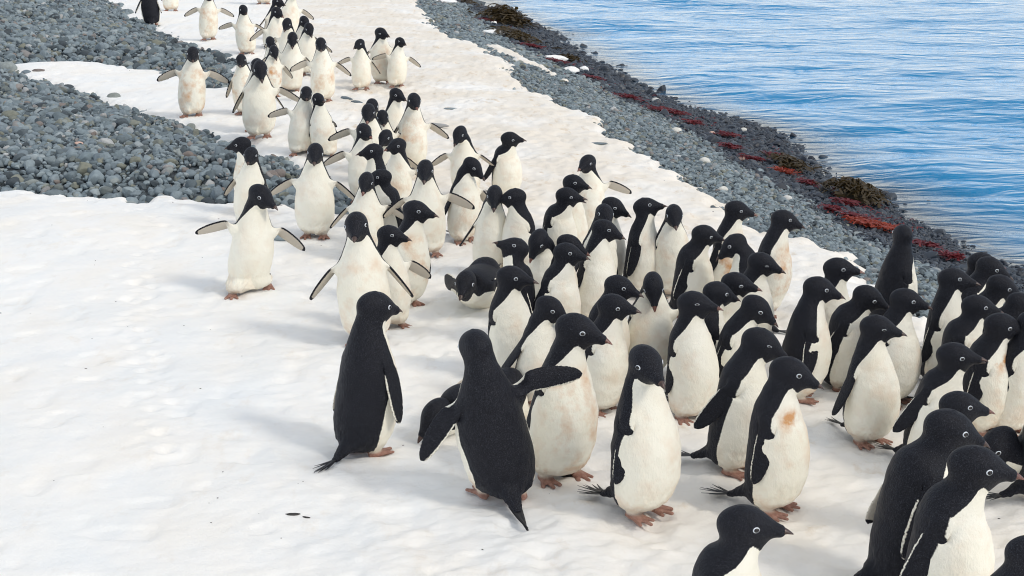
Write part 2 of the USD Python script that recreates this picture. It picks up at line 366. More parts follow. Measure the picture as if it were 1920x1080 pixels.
def eye_parts(sgn):
    p = np.array([[.054, sgn * .08, .607]])
    for _ in range(30): p = p - np.array([0, sgn, 0]) * np.clip(d_torso(p), -.01, .01)
    e = 1e-4; n = np.array([(d_torso(p + e * np.eye(3)[k]) - d_torso(p - e * np.eye(3)[k]))[0] for k in range(3)]); n /= np.linalg.norm(n)
    t1 = np.cross([0, 0, 1], n); t1 /= np.linalg.norm(t1); t2 = np.cross(n, t1)
    def dome(r0, r1, h0, h1, seg=20, rows=3):
        vs, f = [], []
        for i in range(rows + 1):
            t = i / rows; r = r0 + (r1 - r0) * t; h = h0 + (h1 - h0) * math.sin(t * math.pi / 2)
            vs += [p[0] + t1 * r * math.cos(a) * 1.12 + t2 * r * math.sin(a) * .92 + n * h for a in np.linspace(0, 2 * np.pi, seg, endpoint=False)]
        for i in range(rows):
            for k in range(seg):
                a, b = i * seg + k, i * seg + (k + 1) % seg; f += [[a, b, b + seg], [a, b + seg, a + seg]]
        return np.array(vs), np.array(f)
    return dome(.0114, .0074, -.004, .0020), dome(.0086, .0004, -.002, .0040, 14, 4)
EYES = {s: eye_parts(s) for s in (1, -1)}
MASTERS = {}
def master(h):
    if h not in MASTERS: MASTERS[h] = make_master(h)
    return MASTERS[h]
DEF = dict(fl=12, fr=12, hy=0, hp=0, nb=0, ext=0, lean=0, roll=0)
def rigid(v, q, z):
    n = len(v); return pose(v, np.full(n, z), np.zeros(n), np.ones(n), np.zeros(n), q)
def build_penguin(q, h, seed):
    """posed meshes in the penguin's own frame: {part: (v, f)} and primvars of the body"""
    q = {**DEF, **q}; m = master(h); rng = random.Random(seed)
    zr = m['zref']; V = pose(m['V'], zr, m['wf'], m['sgn'], m['legw'], q)
    dirt = m['belly'] * q.get('dirt', .35) * .8 + m['low'] * (.35 + .5 * q.get('dirt', .35))
    if q.get('neckspot'): dirt = dirt + 2.2 * np.exp(-((m['V'] - np.array([.075, -.055, .425])) ** 2).sum(1) / .035 ** 2)
    if q.get('brown'): dirt = np.maximum(dirt, sstep(.50, .38, m['V'][:, 2]) * q['brown'])
    nz = fbm(m['V'] * np.array([70, 70, 34]) + seed * 5.7, 2, 5) - .5; big_ = fbm(m['V'] * 17 + seed * 3.3, 2, 8) - .5
    am = (.0022 + .006 * sstep(.20, .07, m['V'][:, 2])) * (m['foot'] < .3) * (1 - .6 * m['wf']) * sstep(.62, .5, m['V'][:, 2])
    N_ = usdkit.meshkit.arrays((V, m['F']), True)[2]; V = V + N_ * (nz * am * 1.2 + big_ * .007 * sstep(.50, .40, m['V'][:, 2]) * (1 - m['wf']))[:, None]
    pv = dict(black_sd=m['bs'], rest=m['V'], foot=m['foot'], under=m['under'], dirt=dirt)
    drop = V[:, 2].min() if q.get('prone') else 0
    out = {'body': (V, m['F'])}
    tv, tf = tail_mesh(q.get('fan', .4), q.get('droop', .03), rng)
    n = len(tv)
    if q.get('prone'):
        base = pose(np.vstack([m['V'], tv]), np.r_[zr, np.full(n, .06)], np.r_[m['wf'], np.zeros(n)], np.r_[m['sgn'], np.ones(n)], np.r_[m['legw'], np.zeros(n)], q)
        out['body'] = (base[:len(V)], m['F']); out['tail'] = (base[len(V):], tf)
        hd = lambda v: pose(np.vstack([m['V'], v]), np.r_[zr, np.full(len(v), .60)], np.r_[m['wf'], np.zeros(len(v))], np.r_[m['sgn'], np.ones(len(v))], np.r_[m['legw'], np.zeros(len(v))], q)[len(V):]
    else:
        out['tail'] = (rigid(tv, q, .06), tf)
        hd = lambda v: rigid(v, q, .60)
    bv, bf = beak_mesh(q.get('open', 0)); out['beak'] = (hd(bv), bf)
    for s in (1, -1):
        (rv, rf), (uv, uf) = EYES[s]
        ck = q.get('closed', 0)
        if ck:
            c = rv.mean(0); rv = (rv - c) * [1, 1, .5] + c; uv = (uv - c) * [1, 1, .4] + c
        out[f'eye{s}'] = (hd(rv), rf); out[f'pupil{s}'] = (hd(uv), uf)
    hv = out['body'][0][zr > .57]
    return out, pv, np.array([*hv[:, :2].mean(0), hv[:, 2].max()])
#@@PENGUIN_END
# ---------------------------------------------------------------- terrain
SEA = -0.45
SHORE_PX = [(905, 0), (990, 47), (1107, 117), (1193, 155), (1280, 195), (1393, 240), (1500, 288), (1583, 338), (1667, 385), (1830, 470), (1920, 505)]
SNOW_PX = [(770, -20), (782, 0), (818, 53), (857, 75), (915, 93), (927, 108), (965, 133), (974, 155), (1002, 173), (1057, 197), (1135, 230), (1163, 267), (1232, 295), (1283, 337), (1363, 387),
           (1410, 428), (1530, 460), (1580, 478), (1620, 525), (1720, 600), (1830, 660), (1960, 720)]
STRIP_PX = [(905, 88), (950, 90), (985, 108), (1040, 133), (1075, 149), (1050, 149), (1000, 131), (960, 118), (925, 106)]
BANK_FAR_PX = [(-300, -80), (120, -60), (174, 0), (200, 11), (230, 30), (274, 48), (318, 67), (341, 85), (370, 93), (400, 100), (440, 118), (428, 158), (389, 158), (307, 132), (222, 122), (160, 115), (67, 118), (0, 124), (-300, 135)]
BANK_NEAR_PX = [(-300, 125), (0, 130), (30, 143), (100, 160), (167, 172), (218, 193), (289, 215), (352, 237), (418, 259), (475, 277), (542, 300), (600, 330), (655, 362), (650, 388), (600, 388), (540, 380), (415, 372), (311, 360),
                (259, 371), (200, 362), (111, 357), (22, 353), (-300, 345)]
def curve(px, z):
    w = unproj(*np.array(px, float).T, z)[:, :2]; w = w[np.argsort(w[:, 1])]
    a, b = w[0], w[-1]; sl = (w[4] - w[0]) / (w[4, 1] - w[0, 1]); se = (w[-1] - w[-5]) / (w[-1, 1] - w[-5, 1])
    ext0 = np.array([[a[0] + sl[0] * (y - a[1]), y] for y in (-60, -10)]); ext1 = np.array([[b[0] + se[0] * (y - b[1]), y] for y in (60, 200, 3000)])
    return np.vstack([ext0, w, ext1])
C_SHORE, C_SNOW = curve(SHORE_PX, SEA), curve(SNOW_PX, -.02)
W = lambda px, z: unproj(*np.array(px, float).T, z)[:, :2]
STRIP, BFAR, BNEAR = W(STRIP_PX, -.08), W(BANK_FAR_PX, .05), W(BANK_NEAR_PX, .05)
def x_at(C, y): return np.interp(y, C[:, 1], C[:, 0])
def grav_parts(x, y):
    """signed distances: beach right of the snow (negative inside), far bank, near bank"""
    n = (fbm(np.stack([x * 2.2, y * 2.2, 0 * x], -1), 4, 5) - .5) * .34
    n2 = (fbm(np.stack([x * 7, y * 7, 0 * x], -1), 3, 9) - .5) * .30
    r = (x_at(C_SNOW, y) - x) * .75
    r = np.maximum(r, -poly_sd(x, y, STRIP))
    return r + n * .75 + n2, poly_sd(x, y, BFAR) + n * .6 + n2, poly_sd(x, y, BNEAR) + n * .5 + n2
def bed_z(x, y, g=None):
    r, f, b = g if g is not None else grav_parts(x, y)
    xs, xw = x_at(C_SNOW, y), x_at(C_SHORE, y); w = np.maximum(xw - xs, .5); d = x - xs
    z = np.where(d < w, SEA * sstep(-.15, 1.0, d / w * .86 + .0) / sstep(-.15, 1.0, np.array(.86)), SEA - .16 * (d - w) * 1.0)
    z = np.maximum(z, -3.5)
    z = z + .17 * sstep(.0, -.8, b) + .14 * sstep(.0, -.9, f)
    z = z + .05 * (fbm(np.stack([x * .5, y * .5, 0 * x], -1), 3, 2) - .5) * 2 + sstep(-4, -14, x) * (-(x + 4)) * .06
    return z
from scipy.spatial import cKDTree
rt = np.random.default_rng(11); pr = []
for k in range(44):                                        # tracks of short steps down the trail, a few across the open snow
    y_, off = rt.uniform(7, 30), (rt.uniform(-3.2, -.4) if k < 38 else rt.uniform(-5.5, -3.2)); n_ = int(rt.uniform(14, 46)); a_ = rt.uniform(-.25, .25)
    x_ = float(x_at(C_SNOW, y_)) + off
    for j in range(n_):
        d_ = .105 * (1 if k % 5 else .13); sl_ = float(x_at(C_SNOW, y_ - .3) - x_at(C_SNOW, y_)) / .3
        y_ -= .105 * rt.uniform(.8, 1.2); x_ += .105 * (sl_ * .7 + a_) + rt.normal(0, .01); pr.append((x_ + (.045 if j % 2 else -.045), y_))
for k in range(1500):
    y_ = rt.uniform(6, 26); pr.append((float(x_at(C_SNOW, y_)) + rt.normal(-1.9, .9), y_))
PRINTS = np.array(pr); PR_TREE = cKDTree(PRINTS); PR_D = rt.uniform(.35, 1.0, len(PRINTS))
def snow_z(x, y, g=None):
    g = g if g is not None else grav_parts(x, y); z = bed_z(x, y, g); q = np.minimum(np.minimum(g[0], g[1]), g[2])
    th = .055 * sstep(-.01, .16, q) + .03 * sstep(.1, .8, q) - .05 * sstep(.02, -.12, q)
    P = np.stack([x, y, 0 * x], -1)
    rel = (fbm(P * 1.3, 3, 21) - .5) * .055 + ((fbm(P * 5.0, 3, 31) - .5) * .016 + (fbm(P * 19, 2, 41) - .5) * .012) * (.55 + .45 * sstep(-3.4, -1.6, x - (x_at(C_SNOW, y) - .8)))
    dimp = noise(P * 7.5, 77); rel = rel - .012 * sstep(.66, .85, dimp)
    # trampled, lumpier near the flock and the edge of the beach
    tr = sstep(-2.6, -.6, x - (x_at(C_SNOW, y) - 2.2)); rel = rel + tr * ((fbm(P * 11, 3, 51) - .5) * .040)
    dd, ii = PR_TREE.query(np.stack([x, y], 1), distance_upper_bound=.12); ii = np.minimum(ii, len(PRINTS) - 1)
    rel = rel + np.where(dd < .12, PR_D[ii] * (-.020 * np.exp(-(dd / .032) ** 2) + .005 * np.exp(-((dd - .058) / .018) ** 2)), 0)
    return z + th + rel * sstep(-.02, .3, q)
def axis(a, b, h0, grow, lim):
    """fine from a to b, then growing steps out to the limits"""
    v = list(np.arange(a, b, h0)); s = h0
    lo, hi = [], []
    x, s = a, h0
    while x > lim[0]: s *= grow; x -= s; lo.append(x)
    x, s = b, h0
    while x < lim[1]: hi.append(x); s *= grow; x += s
    return np.array(lo[::-1] + v + hi)
def yaxis(y0, y1, k, lim):
    v, y = [], y0
    while y < y1: v.append(y); y += k * y * (.5 + y / 16)
    s = y - v[-1]; hi = []
    while y < lim[1]: hi.append(y); s *= 1.35; y += s
    lo, s, x = [], .05, y0
    while x > lim[0]: s *= 1.45; x -= s; lo.append(x)
    return np.array(lo[::-1] + v + hi)
def grid(xs, ys):
    X, Y = np.meshgrid(xs, ys); nx, ny = len(xs), len(ys)
    i = np.arange(nx * ny).reshape(ny, nx); a, b, c, d = i[:-1, :-1].ravel(), i[:-1, 1:].ravel(), i[1:, 1:].ravel(), i[1:, :-1].ravel()
    return X.ravel(), Y.ravel(), np.vstack([np.stack([a, b, c], 1), np.stack([a, c, d], 1)])

M_SNOW = mat('snow', {
    'g': ('geometry', {}), 'mp': ('mapping', {'scale': (1, .55, 1)}),
    'n1': ('noise_texture', {'scale': 1.1, 'detail': 6.0, 'roughness': 0.62}), 'r1': ('rgb_ramp', {'ramp': [(0.0, (0, 0, 0)), (0.22, (0, 0, 0)), (0.60, (1, 1, 1)), (1, (1, 1, 1))]}),
    'n2': ('noise_texture', {'scale': 7.0, 'detail': 5.0, 'roughness': 0.65}), 'r2': ('rgb_ramp', {'ramp': [(0.0, (0, 0, 0)), (0.58, (0, 0, 0)), (0.74, (1, 1, 1)), (1, (1, 1, 1))]}),
    'trail': ('attribute', {'attribute': 'trail'}),
    'm1': ('math', {'math_type': 'multiply'}), 'm2': ('math', {'math_type': 'multiply'}), 'tb': ('math', {'math_type': 'multiply_add', 'value2': .95, 'value3': .14}),
    'c1': ('mix', {'color1': (0.90, 0.895, 0.885), 'color2': (0.80, 0.735, 0.64)}), 'c2': ('mix', {'color2': (0.66, 0.54, 0.40)}),
    'n5': ('noise_texture', {'scale': 2.6, 'detail': 5.0, 'roughness': .6}), 'r5': ('rgb_ramp', {'ramp': [(0, (.84, .865, .87)), (.40, (.865, .88, .88)), (.52, (.91, .905, .885)), (.62, (.91, .89, .85)), (1, (.87, .83, .75))]}),
    'n3': ('noise_texture', {'scale': 48.0, 'detail': 6.0, 'roughness': 0.75}), 'b': ('bump', {'strength': 0.5, 'distance': 0.010}),
    'p': ('principled_bsdf', {'roughness': 0.7, 'specular_ior_level': 0.25}),
}, [('g.position', 'mp.vector'), ('g.position', 'n1.vector'), ('mp.vector', 'n2.vector'), ('g.position', 'n3.vector'), ('n1.fac', 'r1.fac'), ('n2.fac', 'r2.fac'),
    ('trail.fac', 'tb.value1'), ('mp.vector', 'n5.vector'), ('n5.fac', 'r5.fac'), ('r5.color', 'c1.color1'), ('r1.color', 'm1.value1'), ('tb.value', 'm1.value2'), ('m1.value', 'c1.fac'),
    ('r2.color', 'm2.value1'), ('tb.value', 'm2.value2'), ('m2.value', 'c2.fac'), ('c1.color', 'c2.color1'),
    ('n3.fac', 'b.height'), ('b.normal', 'p.normal'), ('c2.color', 'p.base_color')])
def stone_mat(name, ramp, rough, spec):
    return mat(name, {'oi': ('object_info', {}), 'r': ('rgb_ramp', {'ramp': ramp}), 'tc': ('texture_coordinate', {}), 'g': ('geometry', {}),
                      'n': ('noise_texture', {'scale': 30.0, 'detail': 5.0, 'roughness': .65}), 'nr': ('rgb_ramp', {'ramp': [(0, (.55, .55, .55)), (.5, (.9, .9, .9)), (1, (1.35, 1.35, 1.35))]}),
                      'm': ('mix', {'mix_type': 'multiply', 'fac': 1.0}), 'b': ('bump', {'strength': .35, 'distance': .006}),
                      'p': ('principled_bsdf', {'roughness': rough, 'specular_ior_level': spec})},
               [('oi.random', 'r.fac'), ('r.color', 'm.color1'), ('g.position', 'n.vector'), ('n.fac', 'nr.fac'), ('nr.color', 'm.color2'), ('n.fac', 'b.height'), ('b.normal', 'p.normal'), ('m.color', 'p.base_color')])
M_STONE = stone_mat('stone_dry', [(0, (.05, .062, .072)), (.12, (.11, .137, .153)), (.3, (.20, .25, .275)), (.42, (.27, .325, .35)), (.55, (.165, .205, .235)), (.68, (.30, .355, .375)), (.78, (.12, .15, .165)), (.86, (.22, .225, .18)), (.93, (.33, .38, .40)), (.975, (.21, .17, .15)), (1, (.5, .52, .52))], .75, .3)
M_WET = stone_mat('stone_wet', [(0, (.012, .016, .026)), (.3, (.024, .032, .046)), (.6, (.042, .056, .075)), (.85, (.03, .033, .04)), (1, (.085, .10, .12))], .42, .4)
M_PALE = stone_mat('stone_pale', [(0, (.6, .6, .58)), (1, (.75, .73, .66))], .7, .3)
M_BED = mat('gravel_bed', {'g': ('geometry', {}), 'v': ('voronoi_texture', {'scale': 22.0}), 'r': ('rgb_ramp', {'ramp': [(0, (.11, .135, .155)), (.5, (.07, .088, .10)), (1, (.025, .03, .036))]}), 'b': ('bump', {'strength': .8, 'distance': .03, 'invert': True}),
                           'p': ('principled_bsdf', {'roughness': .8})}, [('g.position', 'v.vector'), ('v.distance', 'r.fac'), ('v.distance', 'b.height'), ('b.normal', 'p.normal'), ('r.color', 'p.base_color')])
M_WATER = mat('sea_water', {
    'g': ('geometry', {}), 'mp': ('mapping', {'scale': (.42, 1.0, 1)}), 'mp2': ('mapping', {'scale': (.5, 1.0, 1)}),
    'n1': ('noise_texture', {'scale': 3.0, 'detail': 3.0, 'roughness': .5, 'distortion': .5}), 'b1': ('bump', {'strength': .6, 'distance': .10}),
    'dp': ('attribute', {'attribute': 'depth'}),
    'fr': ('fresnel', {'IOR': 1.33}), 'gl': ('glossy_bsdf', {'roughness': .05, 'color': (1, 1, 1)}),
    'df': ('diffuse_bsdf', {'color': (.004, .19, .40)}), 'tr': ('transparent_bsdf', {'color': (.42, .66, .80)}), 'body': ('mix_closure', {}), 'all': ('mix_closure', {}),
}, [('g.position', 'mp.vector'), ('mp.vector', 'n1.vector'), ('n1.fac', 'b1.height'), ('b1.normal', 'fr.normal'), ('b1.normal', 'gl.normal'), ('b1.normal', 'df.normal'),
    ('dp.fac', 'body.fac'), ('tr.BSDF', 'body.closure1'), ('df.BSDF', 'body.closure2'), ('fr.fac', 'all.fac'), ('body.closure', 'all.closure1'), ('gl.BSDF', 'all.closure2')], surface='all.closure')

# bed, snow and sea
ys = yaxis(4.2, 40, .0022, (-40, 3000))
X, Y, F = grid(axis(-5.5, 6.5, .05, 1.35, (-400, 3000)), np.concatenate([ys[ys < 4.2], ys[(ys >= 4.2) & (ys < 40)][::3], ys[ys >= 40]]))
beach = root_xform('beach'); tag(beach, 'dark blue grey shingle beach between the snow and the sea', kind='structure')
obj('ground', (np.stack([X, Y, bed_z(X, Y) - .012], 1), F), M_BED, beach)
X, Y, F = grid(axis(-6.0, 5.5, .024, 1.35, (-400, 40)), ys)
G = grav_parts(X, Y); qg = np.minimum(np.minimum(G[0], G[1]), G[2]); Z = snow_z(X, Y, G)
keep = (qg > -.35)[F].any(1) & (X[F].max(1) < 30)
xs_ = x_at(C_SNOW, Y); trail = sstep(6.5, 11.5, Y) * sstep(-3.6, -1.8, X - xs_) + .45 * sstep(9, 6, Y) * sstep(-3.4, -2.2, X - xs_) + .12
u_ = np.unique(F[keep]); remap = np.full(len(X), -1); remap[u_] = np.arange(len(u_))
snow = obj('snow_field', (np.stack([X, Y, Z], 1)[u_], remap[F[keep]]), M_SNOW, prim={'trail': np.clip(trail, 0, 1)[u_]})
tag(snow, 'trampled white snow slope sloping to the shingle beach', kind='structure')
Zs = lambda x, y: float(snow_z(np.array([x]), np.array([y]))[0])

wy = yaxis(5.0, 70, .0028, (-40, 6000)); X, Y, F = grid(axis(-3.0, 16, .06, 1.25, (-30, 6000)), wy)
P = np.stack([X * .42, Y, 0 * X], -1); amp = np.clip(1 - (np.hypot(X, Y) - 60) / 100, 0, 1) * sstep(0, 1.2, X - x_at(C_SHORE, Y))
wz = (fbm(P * .40, 2, 3) - .5) * .24 + (fbm(P * np.array([1.1, 1.5, 1]), 3, 13) - .5) * .10 + .015 * np.sin((Y * .9 + X * .35) * 2.1 + 3 * noise(P * .3, 8))
wz = SEA + wz * (.12 + .88 * amp) * (amp > -1)
wd = np.maximum(wz - bed_z(X, Y), 0)
k = (X > x_at(C_SHORE, Y) - 1.6)[F].all(1); u_ = np.unique(F[k]); remap[:] if False else None
rm = np.full(len(X), -1); rm[u_] = np.arange(len(u_))
sea = obj('sea', (np.stack([X, Y, wz], 1)[u_], rm[F[k]]), M_WATER, prim={'depth': sstep(.0, .24, wd)[u_]})
tag(sea, 'rippled blue sea reflecting a pale sky', kind='structure')

# ---------------------------------------------------------------- stones
rs = np.random.default_rng(7)
def stone_mesh(seed, sub=2, flat=.62):
    r = np.random.default_rng(seed); m = trimesh.creation.icosphere(sub, 1.0); v = m.vertices * np.array([1, r.uniform(.65, .9), r.uniform(flat - .18, flat + .06)])
    for _ in range(9):                                   # worn facets
        n = r.normal(size=3); n /= np.linalg.norm(n); d = r.uniform(.42, .72); e = v @ n - d; v = v - np.maximum(e, 0)[:, None] * n * .92
    v = v * (1 + .22 * (noise(v * 1.7 + seed * 3.1, seed)[:, None] - .5))
    return v, m.faces
def quat_rand(n, r, tilt=.45):
    a = r.uniform(0, 2 * np.pi, n); ax = r.normal(size=(n, 2)) * tilt
    q = np.stack([np.cos(a / 2), ax[:, 0] * .5, ax[:, 1] * .5, np.sin(a / 2)], 1); return q / np.linalg.norm(q, axis=1)[:, None]
def scatter(x0, x1, y0, y1, spacing, r):
    nx, ny = int((x1 - x0) / spacing), int((y1 - y0) / spacing)
    gx, gy = np.meshgrid(np.arange(nx), np.arange(ny)); p = np.stack([gx.ravel(), gy.ravel()], 1) + r.uniform(-.1, 1.1, (nx * ny, 2))
    return x0 + p[:, 0] * spacing, y0 + p[:, 1] * spacing
def visible(x, y, z):
    u, v = proj(np.stack([x, y, z], 1)); return (u > -60) & (u < 1980) & (v > -40) & (v < 1140)
def instancer(name, parent, x, y, z, size, rotq, mats, label=None):
    path = numbered(str(parent.GetPath()) + '/' + name); pi = UsdGeom.PointInstancer.Define(stage, path)
    tg = []
    for i in range(8):
        mp = usdkit.mesh(stage, f'{path}/prototypes/pebble_{i:03d}', stone_mesh(100 + i, 2), mats, smooth=32); tg.append(mp.GetPath())
    pi.CreatePrototypesRel().SetTargets(tg)
    pi.CreateProtoIndicesAttr(Vt.IntArray.FromNumpy(rs.integers(0, 8, len(x)).astype(np.int32)))
    pi.CreatePositionsAttr(Vt.Vec3fArray.FromNumpy(np.stack([x, y, z], 1).astype(np.float32)))
    pi.CreateScalesAttr(Vt.Vec3fArray.FromNumpy(np.repeat(size[:, None], 3, 1).astype(np.float32)))
    pi.CreateOrientationsAttr([Gf.Quath(*map(float, q)) for q in rotq])
    tag(pi.GetPrim(), kind='stuff')
def stones(parent, x, y, z, size, m, count):
    """the stones that show largest as parts, the rest as one mass"""
    q = quat_rand(len(x), rs); d = np.sqrt(x ** 2 + y ** 2); big = np.argsort(-(size / d))[:count]; rest = np.setdiff1d(np.arange(len(x)), big)
    V8 = [stone_mesh(200 + i, 2) for i in range(10)]
    for n_, i in enumerate(big):
        v, f = V8[n_ % 10]; w, a, b, c = q[i]
        R = np.array([[1 - 2 * (b * b + c * c), 2 * (a * b - c * w), 2 * (a * c + b * w)], [2 * (a * b + c * w), 1 - 2 * (a * a + c * c), 2 * (b * c - a * w)], [2 * (a * c - b * w), 2 * (b * c + a * w), 1 - 2 * (a * a + b * b)]])
        obj('stone', (v @ R.T * size[i] + np.array([x[i], y[i], z[i]]), f), m, parent, smooth=32)
    if len(rest): instancer('pebbles', parent, x[rest], y[rest], z[rest], size[rest], q[rest], m)

for nm, k_, lab, sp, cnt in (('shingle_bank', 2, 'near bank of blue grey stones on the left, between two snow tongues', .057, 300), ('shingle_bank', 1, 'far bank of blue grey stones in the upper left corner', .072, 250)):
    P_ = BNEAR if k_ == 2 else BFAR
    x, y = scatter(P_[:, 0].min(), min(P_[:, 0].max() + .4, 1), P_[:, 1].min() - .4, P_[:, 1].max() + .5, sp, rs)
    g = grav_parts(x, y); ok = g[k_] < rs.normal(0.01, .05, len(x)); z = bed_z(x, y, g); ok &= visible(x, y, z); x, y, z = x[ok], y[ok], z[ok]
    size = sp * np.clip(rs.lognormal(-.46, .42, len(x)), .28, 1.7)
    bank = root_xform(nm); tag(bank, lab, kind='structure'); stones(bank, x, y, z + size * .18, size, M_STONE, cnt)
    # a second layer sitting loosely on the first
    s2 = rs.random(len(x)) < .35
    instancer('pebbles', bank, x[s2] + sp * .5, y[s2] + sp * .4, z[s2] + sp * .5, size[s2] * .8, quat_rand(s2.sum(), rs, .8), M_STONE)
X_, Y_, S_ = [], [], []
for y0, y1, sp in ((7, 13, .031), (13, 20, .037), (20, 36, .052)):
    x, y = scatter(-3, 5.5, y0, y1, sp, rs); X_.append(x); Y_.append(y); S_.append(np.full(len(x), sp))
x, y, sp = np.concatenate(X_), np.concatenate(Y_), np.concatenate(S_)
g = grav_parts(x, y); z = bed_z(x, y, g); ok = (g[0] < rs.normal(.0, .05, len(x))) & visible(x, y, z) & (z > SEA - .16)
x, y, z, sp = x[ok], y[ok], z[ok], sp[ok]; size = sp * np.clip(rs.lognormal(-.45, .32, len(x)), .32, 1.5)
wet = (z + .05 * (fbm(np.stack([x * 1.5, y * 1.5, 0 * x], -1), 3, 15) - .5) * 2) < SEA + .19 + rs.normal(0, .02, len(x))
size = np.where(wet & (rs.random(len(x)) < .06), size * 1.7, size)
stones(beach, x[~wet], y[~wet], z[~wet] + size[~wet] * .2, size[~wet], M_STONE, 220)
stones(beach, x[wet], y[wet], z[wet] + size[wet] * .2, size[wet], M_WET, 80)
